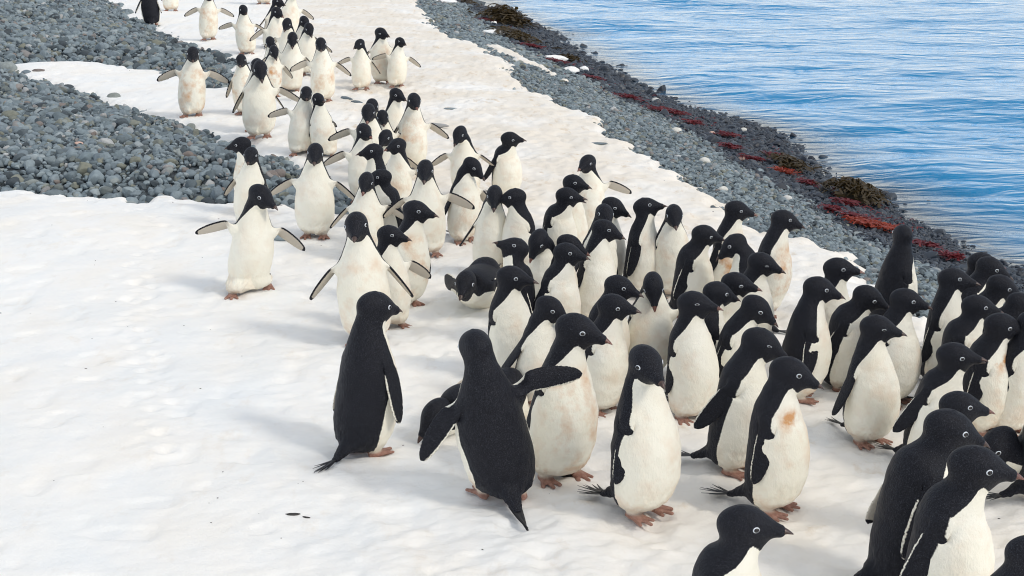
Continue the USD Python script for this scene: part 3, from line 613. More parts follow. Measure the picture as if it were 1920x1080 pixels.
#@@TERRAIN_END
# ---------------------------------------------------------------- penguins
# head centre u, crown v, foot v (photo pixels, None = standard height), heading (0 = right, 90 = away, 180 = left, -90 = towards the camera), pose, label
PENGUINS = [
 (276, -45, 48, 105, dict(fl=32, fr=14, fan=.2), 'brownish black backed penguin walking away above the far stone bank, head out of frame'),
 (315, -60, 36, -85, dict(dirt=.9), 'cut off rusty bellied penguin beside the black backed one, upper left edge'),
 (342, -84, 9, -90, dict(fl=20, fr=20), 'penguin at the very top edge with only its feet in view'),
 (392, -22, 80, -80, dict(fl=72, fr=66, sl=-.04, sr=.05, dirt=1.0, hp=12), 'striding penguin at the top edge with an orange stain high on its breast'),
 (456, 5, 101, -85, dict(fl=58, fr=82, hy=28, hp=8, dirt=.75), 'orange bellied penguin with one wing held straight out left, near the top edge'),
 (486, -64, 24, -90, dict(fl=70, fr=65, dirt=1.4), 'cut off penguin with a deep orange belly at the top edge'),
 (522, -4, 92, -60, dict(hy=30, roll=-6, fl=40, fr=35), 'penguin leaning right at the top edge, half its head cut off'),
 (549, -20, 78, -75, dict(fl=64, fr=30, hy=20), 'topmost penguin whose right wing hooks out over the snow'),
 (520, 13, 118, -72, dict(fr=62, fl=50, hy=22, hp=8), 'penguin looking right with its wing raised left, third row from the top'),
 (537, 36, 134, -95, dict(fr=66, fl=42, hp=26, hy=-12), 'penguin bowing its head behind the tight upper cluster'),
 (571, 31, 128, -75, dict(hp=25, hy=20, fl=40, fr=30), 'penguin with its head sunk low behind another on the right of the upper cluster'),
 (580, 44, 140, -80, dict(hp=28, hy=14, fl=55, fr=30), 'penguin looking down in front of a neighbour, right of the upper cluster'),
 (548, 59, 172, -80, dict(hp=32, fl=45, fr=68, hy=-6), 'penguin staring at its feet in the middle of the upper cluster'),
 (506, 68, 168, -80, dict(hp=26, fl=35, fr=30), 'penguin whose dark head rises right behind an orange breasted one'),
 (514, 84, 182, -66, dict(hp=34, roll=-6, dirt=1.3, fl=48, fr=20), 'orange breasted penguin looking down, leaning right in the upper cluster'),
 (601, 75, 191, -82, dict(fl=56, fr=74, sl=-.03, sr=.04, hp=12, dirt=.9), 'upright penguin with rusty spots down the breast, right of the upper cluster'),
 (673, 76, 166, -95, dict(hy=-30, hp=8, fl=38, fr=70), 'left one of the trio on bare snow, its head turned left'),
 (715, 59, 156, -78, dict(hy=38, fl=40, fr=40, dirt=.6), 'rear one of the trio on bare snow, orange tinge on its breast'),
 (751, 73, 162, -85, dict(hy=38, fl=62, fr=78), 'right one of the trio on bare snow with both wings out'),
 (451, 101, 214, -98, dict(fl=52, fr=30, hp=14, hy=10, dirt=.95, roll=3, sr=-.03), 'tan breasted penguin beside the tip of the far stone bank, leaning left'),
 (481, 104, 245, -88, dict(hp=10, fl=35, fr=25), 'mostly hidden penguin with only a head behind the tall bowing one'),
 (488, 119, 270, -88, dict(hp=34, hy=12, fl=68, fr=30, roll=-3, sl=-.03, sr=.03), 'tall penguin bowing its head, between the two stone banks'),
 (361, 87, 218, -88, dict(fl=76, fr=70, hp=8, hy=14, sl=-.04, sr=.03, dirt=1.0), 'leftmost penguin between the banks, wings out and a tan stained breast'),
 (596, 165, 276, -80, dict(hy=20, fl=15, fr=15), 'penguin peeping out behind the right shoulder of a wide winged one'),
 (574, 151, 289, -84, dict(fl=66, fr=76, hp=12, hy=10, ext=.01), 'white penguin with both wings spread wide above the near stone bank'),
 (745, 165, 290, -66, dict(hy=30, hp=8), 'dark capped penguin looking right behind the pair with overlapping wings'),
 (777, 179, 318, -88, dict(fl=62, fr=30, hp=8, hy=8, dirt=.9), 'tan breasted penguin with a wing held out right at mid height'),
 (697, 181, 320, -80, dict(hp=10, hy=-10), 'penguin head just showing over a bowed neighbour in the middle trail'),
 (690, 196, 340, -88, dict(hp=26, hy=-4, fr=70, fl=20, ext=-.01), 'penguin bowing with a grey wing out left, under a neighbouring head'),
 (717, 198, 322, -88, dict(hp=18, fl=62, fr=12), 'small headed penguin squeezed beside a bowed one, wing out right'),
 (683, 234, 378, -84, dict(hy=28, fr=70, fl=20), 'penguin looking right with its pale grey wing bent out left'),
 (721, 242, 372, -90, dict(hy=-18, hp=16, fl=55, fr=15), 'penguin with a low head between two white breasts in the middle trail'),
 (744, 266, 396, -95, dict(hy=-34, hp=6, fl=64, fr=20, dirt=.6), 'penguin looking left with an orange lit wing behind its head'),
 (698, 277, 404, 200, dict(hy=10, hp=-4), 'left facing penguin with a long pointed profile and white chin spot, mostly hidden'),
 (712, 311, 440, 205, dict(hy=-12, nb=14, hp=-18, fl=40, fr=20), 'black backed penguin facing left behind a bowed front facing one'),
 (686, 324, 470, -84, dict(hp=22, hy=-10, fl=64, fr=42, ext=.01), 'front facing penguin with lowered bill left of the middle crowd'),
 (449, 256, 402, -130, dict(hy=-46, fl=20, fr=20, dirt=1.1), 'left looking penguin with a rusty flank at the tip of the near stone bank'),
 (470, 281, 412, -100, dict(hp=6, hy=8, fl=16, fr=38), 'plump penguin with one black wing folded, in front of the rusty flanked one'),
 (491, 344, 546, -78, dict(hy=40, hp=6, fl=62, fr=74, sl=-.09, sr=.10, sp=.05, roll=-7, lean=4, dirt=.2), 'running penguin with legs apart and wings out, nearest the open snow at left'),
 (591, 271, 444, -88, dict(fl=52, fr=62, hp=16, sr=-.01, sl=.02, dirt=.3), 'slender front facing penguin before the right tip of the near stone bank'),
 (797, 299, 476, -84, dict(hp=14, hy=-8, fl=70, fr=56, sl=.03, dirt=.4), 'white penguin with a wing out right and one pink foot lifted, mid crowd'),
 (860, 240, 342, -100, dict(hy=-24, hp=22, fl=52, fr=64), 'penguin with bowed head and wing out right, on pinkish snow beyond the crowd'),
 (958, 248, 352, -35, dict(nb=20, hp=-22, hy=24, fl=16, fr=22, lean=3), 'penguin stretching its bill to the right, alone above the crowd'),
 (890, 299, 436, -60, dict(hy=38, hp=24, nb=8, fl=46, fr=20, dirt=.6), 'penguin turning its head down right, wing brushing the stretched one'),
 (928, 347, 500, -84, dict(hp=20, fl=14, fr=30, hy=-4), 'front facing penguin with one black wing hanging and one held off left'),
 (962, 345, 480, -130, dict(hy=-50, fl=12, fr=16), 'left looking penguin touching a front facing one with its bill'),
 (1101, 291, 440, -86, dict(hy=-34, fl=72, fr=20), 'penguin looking left with a wing straight out right, nearest the pebble beach edge'),
 (1078, 325, 452, -50, dict(hy=30, hp=2), 'penguin head with a short bill above the open billed one'),
 (1066, 347, 472, -28, dict(nb=22, hp=-16, open=1, lean=4, hy=14, fl=10), 'leaning black backed penguin calling with an open bill'),
 (1153, 371, 492, -20, dict(hy=-12, hp=16), 'penguin with only its bowed head showing behind two others'),
 (1135, 384, 510, -80, dict(hp=8, hy=12), 'penguin facing the camera behind the dark headed one, mid crowd'),
 (1138, 409, 558, -45, dict(hy=34, hp=12, fr=16, fl=16, dirt=.3), 'big white breasted penguin with a dark brown bill in mid crowd'),
 (1212, 369, 522, -20, dict(hp=-10, hy=18, ext=.01, fr=16), 'alert side on penguin with raised bill and near wing held forward'),
 (1265, 386, 532, -82, dict(hp=16, fl=18, fr=14, hy=-4), 'sleek cream fronted penguin facing the camera near the beach edge'),
 (1385, 371, 492, -30, dict(hy=16, brown=1.2, nb=6, dirt=1.2), 'muddy brown bellied penguin in front of the shingle'),
 (1474, 404, 562, -22, dict(hy=16, dirt=1.1, fr=10), 'penguin with rusty streaks down its belly before the shingle'),
 (1325, 419, 582, -8, dict(nb=16, hp=-6, hy=6), 'hunched penguin in profile whose bill crosses a dark neighbour'),
 (1372, 432, 612, 155, dict(nb=18, hp=12, hy=30, fl=30, fr=16), 'black necked penguin turned left and preening, in mid crowd'),
 (967, 444, 596, 185, dict(hp=-30, hy=20, nb=6), 'penguin lifting its bill up left in the left of the crowd'),
 (1006, 424, 572, -115, dict(hp=36, hy=-20), 'round crowned penguin with its head bowed down left'),
 (1072, 434, 592, -15, dict(nb=20, hp=-8), 'black backed hunched penguin just behind a bill stretching one'),
 (1066, 457, 622, -30, dict(nb=14, hp=-8, hy=14), 'hunched penguin with a tan tipped bill in the left of the crowd'),
 (962, 493, 715, -45, dict(hy=30, hp=-4, nb=6, fr=8, fl=20, dirt=.3), 'large white penguin in profile behind the wing spreading one'),
 (1165, 513, 692, -35, dict(hy=20, hp=0, nb=8), 'penguin nudging its reddish bill towards a bowed neighbour'),
 (1226, 507, 662, -90, dict(hp=40, fl=68, fr=14), 'penguin looking straight down with a pale wing out right'),
 (1153, 561, 772, -35, dict(hy=26, hp=-8, nb=10, ext=.005), 'wide eyed penguin with a long dark bill behind the stout one'),
 (1036, 552, 722, -48, dict(hy=32, hp=12, fr=24, sw=16, fl=16), 'penguin with a wing trailing back left, between two larger ones'),
 (1086, 597, 896, -48, dict(hy=36, hp=-2, nb=8, fr=8, fl=14, dirt=.9, sp=.012, fat=1.02), 'stout white penguin with orange spots standing front on in the foreground'),
 (1433, 474, 622, -35, dict(closed=1, hy=24, hp=2), 'dark headed penguin half hidden under the rusty streaked one'),
 (1350, 521, 650, 20, dict(nb=12), 'dark back of a penguin hidden behind a profile head, mid crowd'),
 (1384, 511, 692, -35, dict(nb=12, hp=-6, hy=18), 'penguin with a long straight bill and white breast right of centre'),
 (1304, 553, 784, -62, dict(closed=1, hy=42, hp=0, fr=10, fl=10, sp=.012), 'square shouldered penguin facing front with sleepy eyes and pink feet'),
 (1425, 559, 742, -32, dict(hy=12, hp=8, nb=14), 'hunched penguin with a pale scar on its cheek'),
 (1575, 484, 642, -35, dict(hy=22, hp=-4, nb=4), 'penguin with its neck up in front of the snow edge and shingle'),
 (1541, 517, 748, 2, dict(hy=-6, hp=6, fr=14, ext=.01), 'slim black flanked penguin standing side on right of centre'),
 (1634, 528, 702, -15, dict(nb=24, hp=-12, hy=8, fr=12), 'hunched side on penguin with a pale tipped bill, wing hanging'),
 (1704, 536, 702, -30, dict(hy=18, hp=-4, nb=10), 'penguin with a reddish bill tip behind the front facing one'),
 (1693, 420, 566, 24, dict(hy=72, fl=10, fr=10, ext=.02), 'penguin with its black back turned, standing against the shingle'),
 (1650, 583, 824, -62, dict(closed=1, hy=44, hp=4, fl=26, fr=24, sw=6, fat=1.05), 'broad white fronted penguin alone in a gap, small wings held off'),
 (1434, 622, 882, -18, dict(closed=1, hy=4, hp=6, nb=10, fr=10, sw=14, fan=.5), 'cream bellied penguin side on behind the orange necked one'),
 (1489, 663, 957, -22, dict(hy=8, hp=10, nb=6, fr=12, fan=.55, dirt=.5, neckspot=1), 'side on penguin with an orange mark on its neck, tail fan on the snow'),
 (1214, 646, 964, -28, dict(hy=-38, hp=10, fr=11, fan=.6, ext=.015), 'slim side on penguin in the foreground glancing left at the camera'),
 (707, 548, 851, 58, dict(hy=-20, hp=0, fl=10, fr=19, fan=.35), 'black backed penguin standing with its back turned, leftmost in the foreground'),
 (888, 624, 938, 108, dict(hp=10, fl=44, fr=92, roll=-10, swl=-20, swr=-5, sl=.05, sr=-.05, fan=.12, droop=.05, twr=1), 'black backed penguin walking away with both wings flung out'),
 (872, 496, 566, -103, dict(prone=80, hp=-74, nb=4, fl=12, fr=30), 'penguin lying on its belly facing the camera, left of the crowd'),
 (812, 736, 812, 222, dict(prone=84, hp=-74, nb=24, fl=14, fr=22, fan=.2), 'penguin lying on its belly behind the wing flinging one'),
 (1792, 500, 692, -32, dict(hy=18, hp=2, fr=10), 'white breasted penguin standing left of the rightmost cluster'),
 (1845, 475, 640, -10, dict(nb=14, hp=-4, hy=4), 'rearmost dark penguin of the right cluster, before the water'),
 (1862, 494, 668, -18, dict(neckspot=1, nb=16, hp=-4, hy=6), 'penguin with an orange chin stripe in the right cluster'),
 (1884, 520, 692, -15, dict(nb=22, hp=-8, hy=4), 'dark hunched penguin below the orange striped one at right'),
 (1838, 556, 762, -14, dict(nb=20, hp=-10, hy=6), 'black backed penguin leaning right beside the right cluster, white neck patch'),
 (1922, 548, 742, -5, dict(nb=30, hp=-6), 'black penguin bending at the right edge of the frame, head out of view'),
 (1882, 593, 792, -20, dict(neckspot=1, nb=12, hp=-6, hy=10, fr=14, dirt=.7), 'penguin with a rusty neck spot and hanging black wing at right'),
 (1946, 585, 780, -40, dict(hy=30), 'white penguin cut off by the right edge of the frame'),
 (1795, 643, 876, -38, dict(nb=12, hp=-14, hy=24, fr=15, fl=18, swr=12, swl=6, open=.5), 'wide eyed penguin with both wings swept back, bill lifted'),
 (1805, 735, 985, -30, dict(hy=20, hp=2), 'penguin head with a stubby bill above the two foreground ones at right'),
 (1790, 774, 1105, 10, dict(nb=22, hp=-10, hy=0, fr=8), 'dark backed penguin hunched behind the nearest right hand one'),
 (1868, 792, 930, 192, dict(prone=78, hp=-35), 'black penguin lying on its belly at the right edge'),
 (2003, 650, 940, 5, dict(fan=.5), 'penguin standing beyond the right edge, only its tail fan in view'),
 (1838, 847, 1190, -22, dict(nb=16, hp=-12, hy=10, fr=12, fl=26, fan=.5), 'nearest large penguin at lower right in profile, blue tinged shoulder'),
 (1402, 951, 1290, -25, dict(nb=16, hp=-12, hy=12, fr=10), 'foreground penguin cut off below the chest at the bottom edge'),
 (1942, 1000, 1330, 0, dict(nb=12, hp=-4), 'dark shoulder of a penguin in the bottom right corner'),
 (733, 422, 596, -58, dict(hy=40, hp=2, fl=58, fr=30), 'penguin with a reddish bill looking right behind the spread winged front one'),
 (782, 379, 574, -55, dict(hy=44, hp=-6, fl=20, fr=16, dirt=.9, nb=6), 'side looking penguin with an orange belly and pointed bill, left of the crowd'),
 (667, 411, 642, -86, dict(hp=12, hy=-10, fl=36, fr=44, dirt=.5), 'large front facing penguin with drooping wings, left of the crowd'),
]
def place(u, v, Fv, head, yaw, prone):
    """scale and position from crown and foot: the crown projects to (u, v), the foot to row Fv"""
    R = rot('z', np.array([yaw]))[0]; hx = R @ np.array([head[0], head[1], 0])
    def at(s):
        zg = 0.0
        for _ in range(2):
            p = unproj(u, v, head[2] * s + zg) - np.array([hx[0] * s, hx[1] * s, 0]); zg = Zs(p[0], p[1])
        return np.array([p[0], p[1], zg])
    lo, hi = (.86, 1.16)
    for _ in range(10):
        s = (lo + hi) / 2; fv = proj(at(s))[1]
        lo, hi = (s, hi) if fv < Fv else (lo, s)
    s = (lo + hi) / 2
    return at(s), s
GROUP = 'flock of black and white penguins walking along the snow by the beach'
seen_at = []
for i, (u, v, Fv, hd, q, label) in enumerate(PENGUINS):
    far = Fv < 360
    jr = random.Random(900 + i); q = dict(q)
    q.setdefault('fat', jr.uniform(.95, 1.04)); q.setdefault('fan', jr.uniform(.25, .5))
    if 'nb' not in q and not q.get('prone'): q['nb'] = jr.uniform(-2, 5)
    if -50 <= hd <= -25 and not q.get('prone'): hd -= 13; q['hy'] = q.get('hy', 0) + 13
    if -24 <= hd <= -5 and not q.get('prone'): hd -= 9; q['hy'] = q.get('hy', 0) + 9
    q['hr'] = jr.uniform(-6, 6); q.setdefault('ext', jr.uniform(-.03, -.008) if q.get('nb', 0) >= 10 else jr.uniform(-.012, .022)); q.setdefault('lean', jr.uniform(-3, 6)); q.setdefault('roll', jr.uniform(-4.5, 4.5)); q['hy'] = q.get('hy', 0) + jr.uniform(-7, 7); q['hp'] = q.get('hp', 0) + jr.uniform(-5, 6); q.setdefault('swl', q.get('sw', 0) + jr.uniform(-6, 10)); q.setdefault('swr', q.get('sw', 0) + jr.uniform(-6, 10))
    if Fv < 600 and 'sl' not in q: st_ = jr.uniform(-.05, .05); q['sl'], q['sr'] = st_, -st_; q['roll'] += st_ * 60; q.setdefault('sp', jr.uniform(0, .02)); q.setdefault('dirt', jr.uniform(.15, .5))
    parts, pv, head = build_penguin(q, .0085 if far else .006, i)
    yaw = D(hd)
    if q.get('prone'):
        s = 1.0; R = rot('z', np.array([yaw]))[0]; hx = R @ np.array([head[0], head[1], 0]); zg = 0.0
        for _ in range(4):
            p = unproj(u, v, head[2] + zg) - hx; zg = Zs(p[0], p[1])
        p = np.array([p[0], p[1], zg])
        if 'rear' in q:
            bv_ = parts['body'][0]; lo_ = bv_[pv['rest'][:, 2] < .12].mean(0); p = unproj(*q['rear'], .0) - R @ np.array([lo_[0], lo_[1], 0]); p[2] = Zs(p[0], p[1])
    else:
        p, s = place(u, v, Fv, head, yaw, False)
    seen_at.append((i, p, s))
    R = rot('z', np.array([yaw]))[0] * s
    r = root_xform('penguin', p - np.array([0, 0, .001 if not q.get('prone') else .02]))
    tag(r, label, 'penguin', GROUP)
    tr = lambda vf: (vf[0] @ R.T, vf[1])
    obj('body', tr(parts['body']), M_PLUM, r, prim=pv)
    obj('tail', tr(parts['tail']), M_QUILL, r, smooth=False)
    obj('beak', tr(parts['beak']), M_BEAKP if jr.random() < .22 else M_BEAK, r)
    for sd_ in (1, -1):
        e = obj('eye', tr(parts[f'eye{sd_}']), M_RING, r)
        path = str(e.GetPath()) + '/pupil'
        usdkit.mesh(stage, path, tr(parts[f'pupil{sd_}']), M_PUPIL, smooth=True)
#@@PENG_DONE
# ---------------------------------------------------------------- seaweed, ice and small things
def weed_mat(name, ramp, rough=.45):
    return mat(name, {'g': ('geometry', {}), 'n': ('noise_texture', {'scale': 14.0, 'detail': 3.0}), 'r': ('rgb_ramp', {'ramp': ramp}), 'm': ('math', {'math_type': 'multiply_add', 'value2': .6}), 'k': ('math', {'math_type': 'multiply', 'value2': .4}),
                      'p': ('principled_bsdf', {'roughness': rough, 'specular_ior_level': .4}), 'tl': ('translucent_bsdf', {}), 'mx': ('mix_closure', {'fac': .25})},
               [('g.position', 'n.vector'), ('g.random_per_island', 'k.value1'), ('n.fac', 'm.value1'), ('k.value', 'm.value3'), ('m.value', 'r.fac'), ('r.color', 'p.base_color'), ('r.color', 'tl.color'), ('p.BSDF', 'mx.closure1'), ('tl.BSDF', 'mx.closure2')], surface='mx.closure')
M_RED = weed_mat('red_weed', [(0, (.05, .008, .014)), (.35, (.15, .018, .024)), (.6, (.30, .045, .035)), (.85, (.38, .09, .045)), (1, (.18, .02, .05))])
M_ORANGE = weed_mat('orange_weed', [(0, (.10, .018, .016)), (.35, (.32, .05, .025)), (.65, (.48, .14, .04)), (1, (.55, .24, .07))])
M_BROWN = weed_mat('brown_weed', [(0, (.022, .014, .006)), (.4, (.06, .040, .014)), (.7, (.11, .078, .024)), (1, (.18, .13, .04))])
M_DARK = mat('dark_debris', {'p': ('principled_bsdf', {'base_color': (.035, .032, .03), 'roughness': .7})}, [])
M_SHELL = mat('pale_shell', {'p': ('principled_bsdf', {'base_color': (.62, .42, .34), 'roughness': .5})}, [])
def beach_z(x, y): return float(bed_z(np.array([x]), np.array([y]))[0])
def on_beach(u, v, f=beach_z):
    z = -.3
    for _ in range(9):
        p = unproj(u, v, z); z = .5 * z + .5 * f(p[0], p[1])
    return np.array([p[0], p[1], z])
def ribbon(p, d, ln, w, lift, r, n=6):
    """a limp strap that rises from p, arches over and lies down"""
    side = np.array([-d[1], d[0], 0]); v, f = [], []; wob = r.uniform(-1, 1); tw = r.uniform(-.8, .8)
    for i in range(n + 1):
        t = i / n; c = p + d * ln * t + side * math.sin(t * 4 + wob) * ln * .16 + np.array([0, 0, lift * math.sin(math.pi * min(1, t * 1.02)) + r.uniform(-.004, .006)])
        ww = w * (1 - .75 * t ** 2) * (1 + .35 * math.sin(t * 9 + wob * 3)); s2 = side * math.cos(tw * t * 2) + np.array([0, 0, math.sin(tw * t * 2)])
        v += [c - s2 * ww, c + s2 * ww + np.array([0, 0, .003])]
    for i in range(n):
        a = 2 * i; f += [[a, a + 1, a + 3], [a, a + 3, a + 2]]
    return np.array(v), np.array(f)
def weed(name, u, v, rx, ry, hgt, n, w, ln, m, label, group, seed):
    c = on_beach(u, v); r = random.Random(seed); vs, fs, k = [], [], 0
    th = math.atan2(-1.0, .36)                                             # along the shore line
    e1, e2 = np.array([math.cos(th), math.sin(th)]), np.array([-math.sin(th), math.cos(th)])
    for _ in range(n):
        a, b = r.gauss(0, .45), r.gauss(0, .45); q = e1 * a * rx + e2 * b * ry
        x, y = c[0] + q[0], c[1] + q[1]; h = hgt * max(0, 1 - a * a - b * b) * r.uniform(.3, 1)
        ang = r.uniform(0, 6.283); d = np.array([math.cos(ang), math.sin(ang), 0])
        L_ = ln * r.uniform(.5, 1.3); p = np.array([x - d[0] * L_ / 2, y - d[1] * L_ / 2, beach_z(x, y) + r.uniform(.035, .065) + h])
        a_, b_ = ribbon(p - c, d, L_, w * r.uniform(.5, 1.3), r.uniform(.0, .3) * L_ * .5 + (.02 if hgt else .0), r); vs.append(a_); fs.append(b_ + k); k += len(a_)
    root = root_xform(name, c); tag(root, label, 'seaweed', group)
    obj('fronds', (np.vstack(vs), np.vstack(fs)), m, root)
    if hgt:                                                                # the sodden heart of the heap
        s = trimesh.creation.icosphere(3); p = s.vertices.copy(); ang = th
        p = np.stack([p[:, 0] * rx * .62, p[:, 1] * ry * .62, p[:, 2] * hgt], 1); p *= (1 + .5 * (fbm(s.vertices * 2.2 + seed, 3, 3)[:, None] - .5))
        x = p[:, 0] * e1[0] + p[:, 1] * e2[0]; y = p[:, 0] * e1[1] + p[:, 1] * e2[1]
        obj('heap', (np.stack([x, y, p[:, 2]], 1), s.faces), m, root)
GB, GR = 'brown kelp heaps washed up along the shore', 'patches of red seaweed washed up along the shore'
for i, (u, v, rx, ry, h, n, w, ln, lab) in enumerate([
    (948, 46, .7, .52, .30, 420, .024, .28, 'big brown kelp heap nearest the water at the top of the beach'),
    (966, 74, .9, .34, .07, 200, .02, .24, 'flat olive kelp patch just below the big upper heap'),
    (1070, 117, .22, .14, .04, 50, .02, .2, 'small olive kelp tuft beside a snow lump on the upper beach'),
    (866, 6, .8, .30, .06, 90, .02, .24, 'brown kelp line at the very top of the beach'),
    (1480, 318, .26, .18, .06, 200, .012, .13, 'flat brown kelp patch among red weed, middle of the beach'),
    (1600, 376, .36, .25, .13, 420, .012, .13, 'thick brown kelp heap nearest the penguins on the right')]):
    weed('kelp_heap', u, v, rx, ry, h, n, w, ln, M_BROWN, lab, GB, 40 + i)
for i, (u, v, rx, ry, n, m, lab) in enumerate([
    (915, 42, .5, .14, 50, M_RED, 'dull red weed beside the big upper kelp heap'),
    (997, 91, .40, .16, 120, M_RED, 'bright red weed under the olive kelp patch'),
    (1046, 121, .45, .14, 100, M_RED, 'red weed strip just above the snow tongue'),
    (1112, 152, .35, .12, 60, M_RED, 'thin dark red weed strip below the snow lumps'),
    (1180, 189, .35, .11, 90, M_RED, 'red weed patch halfway up the beach'),
    (1254, 216, .42, .17, 240, M_RED, 'widest red weed patch, with a brown centre'),
    (1303, 238, .24, .10, 60, M_RED, 'pinkish red weed wisp by the pale stone'),
    (1362, 260, .26, .12, 80, M_RED, 'red weed wisp right of the yellow stone'),
    (1372, 284, .20, .09, 60, M_RED, 'small dark red weed wisp in mid beach'),
    (1410, 306, .14, .10, 70, M_RED, 'compact crimson weed clump left of the flat brown kelp'),
    (1455, 300, .22, .09, 70, M_RED, 'dark red weed behind the flat brown kelp'),
    (1472, 330, .26, .08, 70, M_ORANGE, 'orange red weed strip below the flat brown kelp'),
    (1516, 352, .20, .08, 60, M_RED, 'magenta red weed wisps left of the thick kelp heap'),
    (1583, 389, .17, .08, 90, M_RED, 'scarlet weed clump below the thick kelp heap'),
    (1560, 402, .20, .07, 50, M_RED, 'dark maroon weed strip left of the scarlet clump'),
    (1640, 432, .30, .15, 300, M_ORANGE, 'bright orange weed patch behind the black backed penguin'),
    (1606, 418, .24, .10, 90, M_RED, 'loose purple red weed beside the bright orange patch'),
    (1735, 470, .16, .07, 50, M_RED, 'red weed scrap right of the black backed penguin'),
    (1783, 491, .17, .06, 90, M_RED, 'red weed strip above the white breasted penguin at right')]):
    weed('red_seaweed', u, v, rx * .45, ry * 1.5, 0.0, int(n * 1.3), .009, .10, m, lab, GR, 80 + i)

vs, fs, k = [], [], 0; rw = random.Random(5)
for _ in range(420):
    u_ = rw.uniform(900, 1800); v_ = np.interp(u_, [a[0] for a in SHORE_PX], [a[1] for a in SHORE_PX]) + (22 + u_ * .006) * rw.gauss(1.0, .35)
    p = on_beach(u_, v_); an = rw.uniform(0, 6.283); cl = fbm(np.array([[p[0] * 1.3, p[1] * 1.3, 0]]), 2, 4)[0]
    if cl < .48: continue
    a_, b_ = ribbon(p + np.array([0, 0, .03]), np.array([math.cos(an), math.sin(an), 0]), rw.uniform(.03, .10), .006, .012, rw, 4); vs.append(a_); fs.append(b_ + k); k += len(a_)
tag(obj('seaweed_bits', (np.vstack(vs), np.vstack(fs)), M_RED), 'loose shreds of red weed strewn along the wet stones', 'seaweed', kind='stuff')
def lump(name, p, sx, sy, sz, m, label, cat, seed, group=None, sub=3):
    s = trimesh.creation.icosphere(sub); v = s.vertices * (1 + .45 * (fbm(s.vertices * 1.6 + seed * 1.7, 3, seed)[:, None] - .5)) * np.array([sx, sy, sz])
    r = root_xform(name, p); tag(r, label, cat, group); return r, (v, s.faces)
trail_pv = lambda v: {'trail': np.zeros(len(v))}
for i, (u, v, sx, sy, sz, lab) in enumerate([
    (835, 6, .26, .16, .05, 'snow lump at the top edge of the beach'), (923, 64, .24, .13, .05, 'long snow lump left of the olive kelp'), (973, 74, .09, .06, .04, 'little snow lump between the kelp patches'),
    (1040, 114, .20, .12, .06, 'snow lump beside the olive tuft'), (1070, 137, .12, .11, .07, 'round snow lump at the end of the snow tongue'), (1094, 134, .08, .07, .05, 'small snow lump nearest the wet stones'),
    (926, 46, .06, .05, .04, 'tiny snow lump on the pink weed near the top')]):
    r, mm = lump('snow_lump', on_beach(u, v) + [0, 0, .03], sx, sy, sz, None, lab, 'snow lump', 10 + i, 'snow lumps left on the shingle')
    obj('snow_crust', mm, M_SNOW, r, prim=trail_pv(mm[0]))
for i, (u, v, s, m, lab) in enumerate([
    (1321, 309, .055, M_PALE, 'large white stone on the grey shingle in mid beach'), (1268, 250, .055, M_PALE, 'white stone higher up the shingle'), (1335, 254, .04, M_SHELL, 'pale yellow stone among the red weed'),
    (1390, 302, .04, M_SHELL, 'tan stone left of the crimson weed'), (1356, 360, .04, M_PALE, 'whitish stone near the snow edge'), (1476, 377, .04, M_PALE, 'whitish flat stone below the thick kelp'),
    (1394, 247, .04, M_PALE, 'pale stone at the waterline'), (1230, 193, .06, M_PALE, 'pale stone beside the upper red weed')]):
    r, mm = lump('pale_stone', on_beach(u, v) + [0, 0, s * .5], s, s * .85, s * .7, None, lab, 'stone', 30 + i, 'pale stones on the shingle', 2); obj('stone_body', mm, m, r)
for i, (u, v, s, m, lab) in enumerate([
    (20, 224, .085, M_STONE, 'big rounded grey stone on the near bank by the left edge'), (72, 254, .045, M_SHELL, 'rusty pink stone on the near bank'), (148, 274, .04, M_SHELL, 'pinkish stone right of the rusty one'),
    (14, 136, .13, M_STONE, 'large dark rock where the snow tongue meets the left edge'), (235, 28, .10, M_STONE, 'pointed grey stone on top of the far bank'), (214, 190, .09, M_STONE, 'pointed stone on the crest of the near bank'), (50, 142, .07, M_STONE, 'dark stone on the crest near the left edge')]):
    r, mm = lump('bank_stone', on_beach(u, v, lambda x, y: beach_z(x, y)) + [0, 0, s * .45], s, s * .8, s * .62, None, lab, 'stone', 50 + i, None, 2); obj('stone_body', mm, m, r)
def flake(name, u, v, ln, wd, th, ang, m, label, cat, seed):
    p = on_beach(u, v, Zs); r = root_xform(name, p + np.array([0, 0, th * .6])); tag(r, label, cat)
    s = trimesh.creation.icosphere(2); w = s.vertices * (1 + .5 * (fbm(s.vertices * 1.8 + seed, 3, seed)[:, None] - .5)) * np.array([ln / 2, wd / 2, th]); w[:, 1] += .25 * w[:, 0] ** 2 / max(ln, .01)
    c, n = math.cos(ang), math.sin(ang); obj('piece', (np.stack([w[:, 0] * c - w[:, 1] * n, w[:, 0] * n + w[:, 1] * c, w[:, 2]], 1), s.faces), m, r)
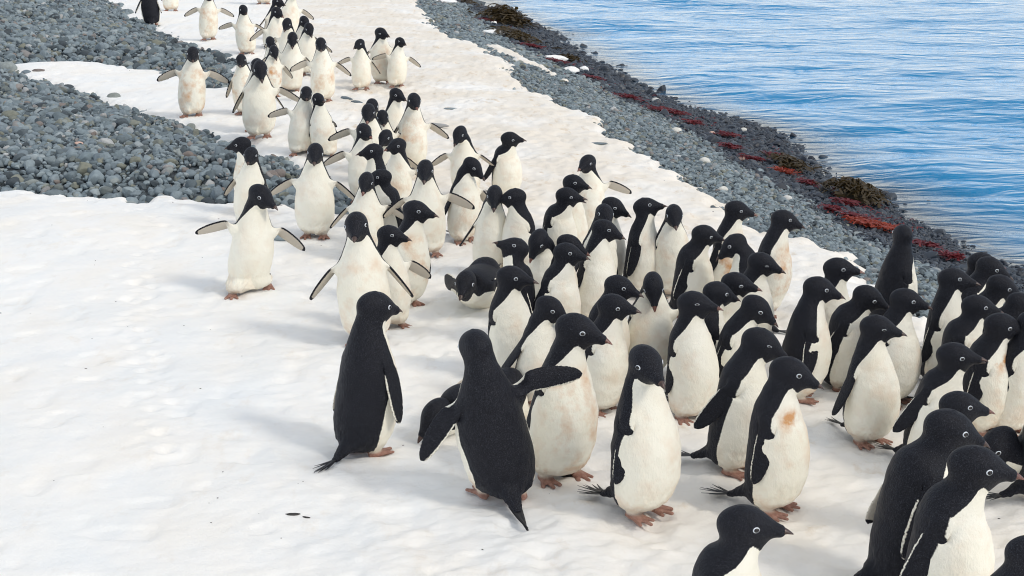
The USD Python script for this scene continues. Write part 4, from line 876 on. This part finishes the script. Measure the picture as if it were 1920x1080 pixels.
for a in [
    ('flat_stone', 531, 450, .17, .07, .022, -.2, M_STONE, 'flat dark slate on the snow behind the running penguin', 'stone', 1),
    ('feather', 549, 966, .055, .016, .005, .05, M_DARK, 'dark feather scrap on the open snow at lower left', 'feather', 2),
    ('feather', 574, 971, .035, .010, .003, -.4, M_DARK, 'thin feather wisp right of the dark scrap on the snow', 'feather', 3),
    ('flat_stone', 62, 367, .11, .05, .02, .1, M_STONE, 'dark flat stone in the snow below the near bank, left', 'stone', 4),
    ('flat_stone', 262, 377, .13, .05, .02, .2, M_STONE, 'dark stone fragments in the snow under the near bank', 'stone', 5),
    ('flat_stone', 240, 134, .30, .07, .02, -.3, M_STONE, 'long dark stone streak in the snow under the far bank', 'stone', 6),
    ('flat_stone', 72, 134, .16, .06, .02, .1, M_STONE, 'flat stone at the left of the snow tongue', 'stone', 7),
    ('flat_stone', 1062, 896, .06, .02, .008, -.3, M_DARK, 'dark sliver on the snow beside the stout spotted penguin', 'feather', 8),
    ('flat_stone', 648, 186, .22, .05, .02, -.9, M_STONE, 'dark streaky stone in the trail left of the snow trio', 'stone', 9),
    ('flat_stone', 668, 194, .18, .05, .02, -.7, M_STONE, 'second streaky stone in the trail under the snow trio', 'stone', 10),
    ('flat_stone', 820, 238, .26, .06, .02, -.5, M_STONE, 'row of dark stone showing through snow beyond the bowing penguin', 'stone', 11),
    ('flat_stone', 845, 205, .16, .05, .012, -.3, M_STONE, 'dark stone showing through the pinkish snow', 'stone', 12),
    ('flat_stone', 1120, 271, .2, .05, .012, .1, M_STONE, 'dark stone sliver near the snow edge', 'stone', 13)]:
    flake(*a)
# droppings and grit that nobody could count, strewn over the trampled snow
vs, fs, k = [], [], 0; rg = np.random.default_rng(3)
u, v = rg.uniform(0, 1920, 130), rg.uniform(60, 1080, 130)
for uu, vv in zip(u, v):
    p = unproj(uu, vv, 0.0)
    if min(float(x_) for g_ in [grav_parts(p[:1], p[1:2])] for x_ in g_) < .1: continue
    s = trimesh.creation.icosphere(0); r_ = rg.uniform(.0013, .0034) * (1 + p[1] * .03); q_ = s.vertices * [r_ * rg.uniform(.8, 2.2), r_, r_ * .5] + [p[0], p[1], Zs(p[0], p[1]) + .001]
    vs.append(q_); fs.append(s.faces + k); k += len(q_)
M_GRIT = mat('grit', {'g': ('geometry', {}), 'r': ('rgb_ramp', {'ramp': [(0, (.06, .055, .05)), (.4, (.18, .15, .12)), (.7, (.42, .28, .18)), (1, (.5, .42, .3))]}), 'p': ('principled_bsdf', {'roughness': .8})}, [('g.random_per_island', 'r.fac'), ('r.color', 'p.base_color')])
tag(obj('snow_debris', (np.vstack(vs), np.vstack(fs)), M_GRIT), 'small specks of droppings and grit on the trampled snow', 'debris', kind='stuff')
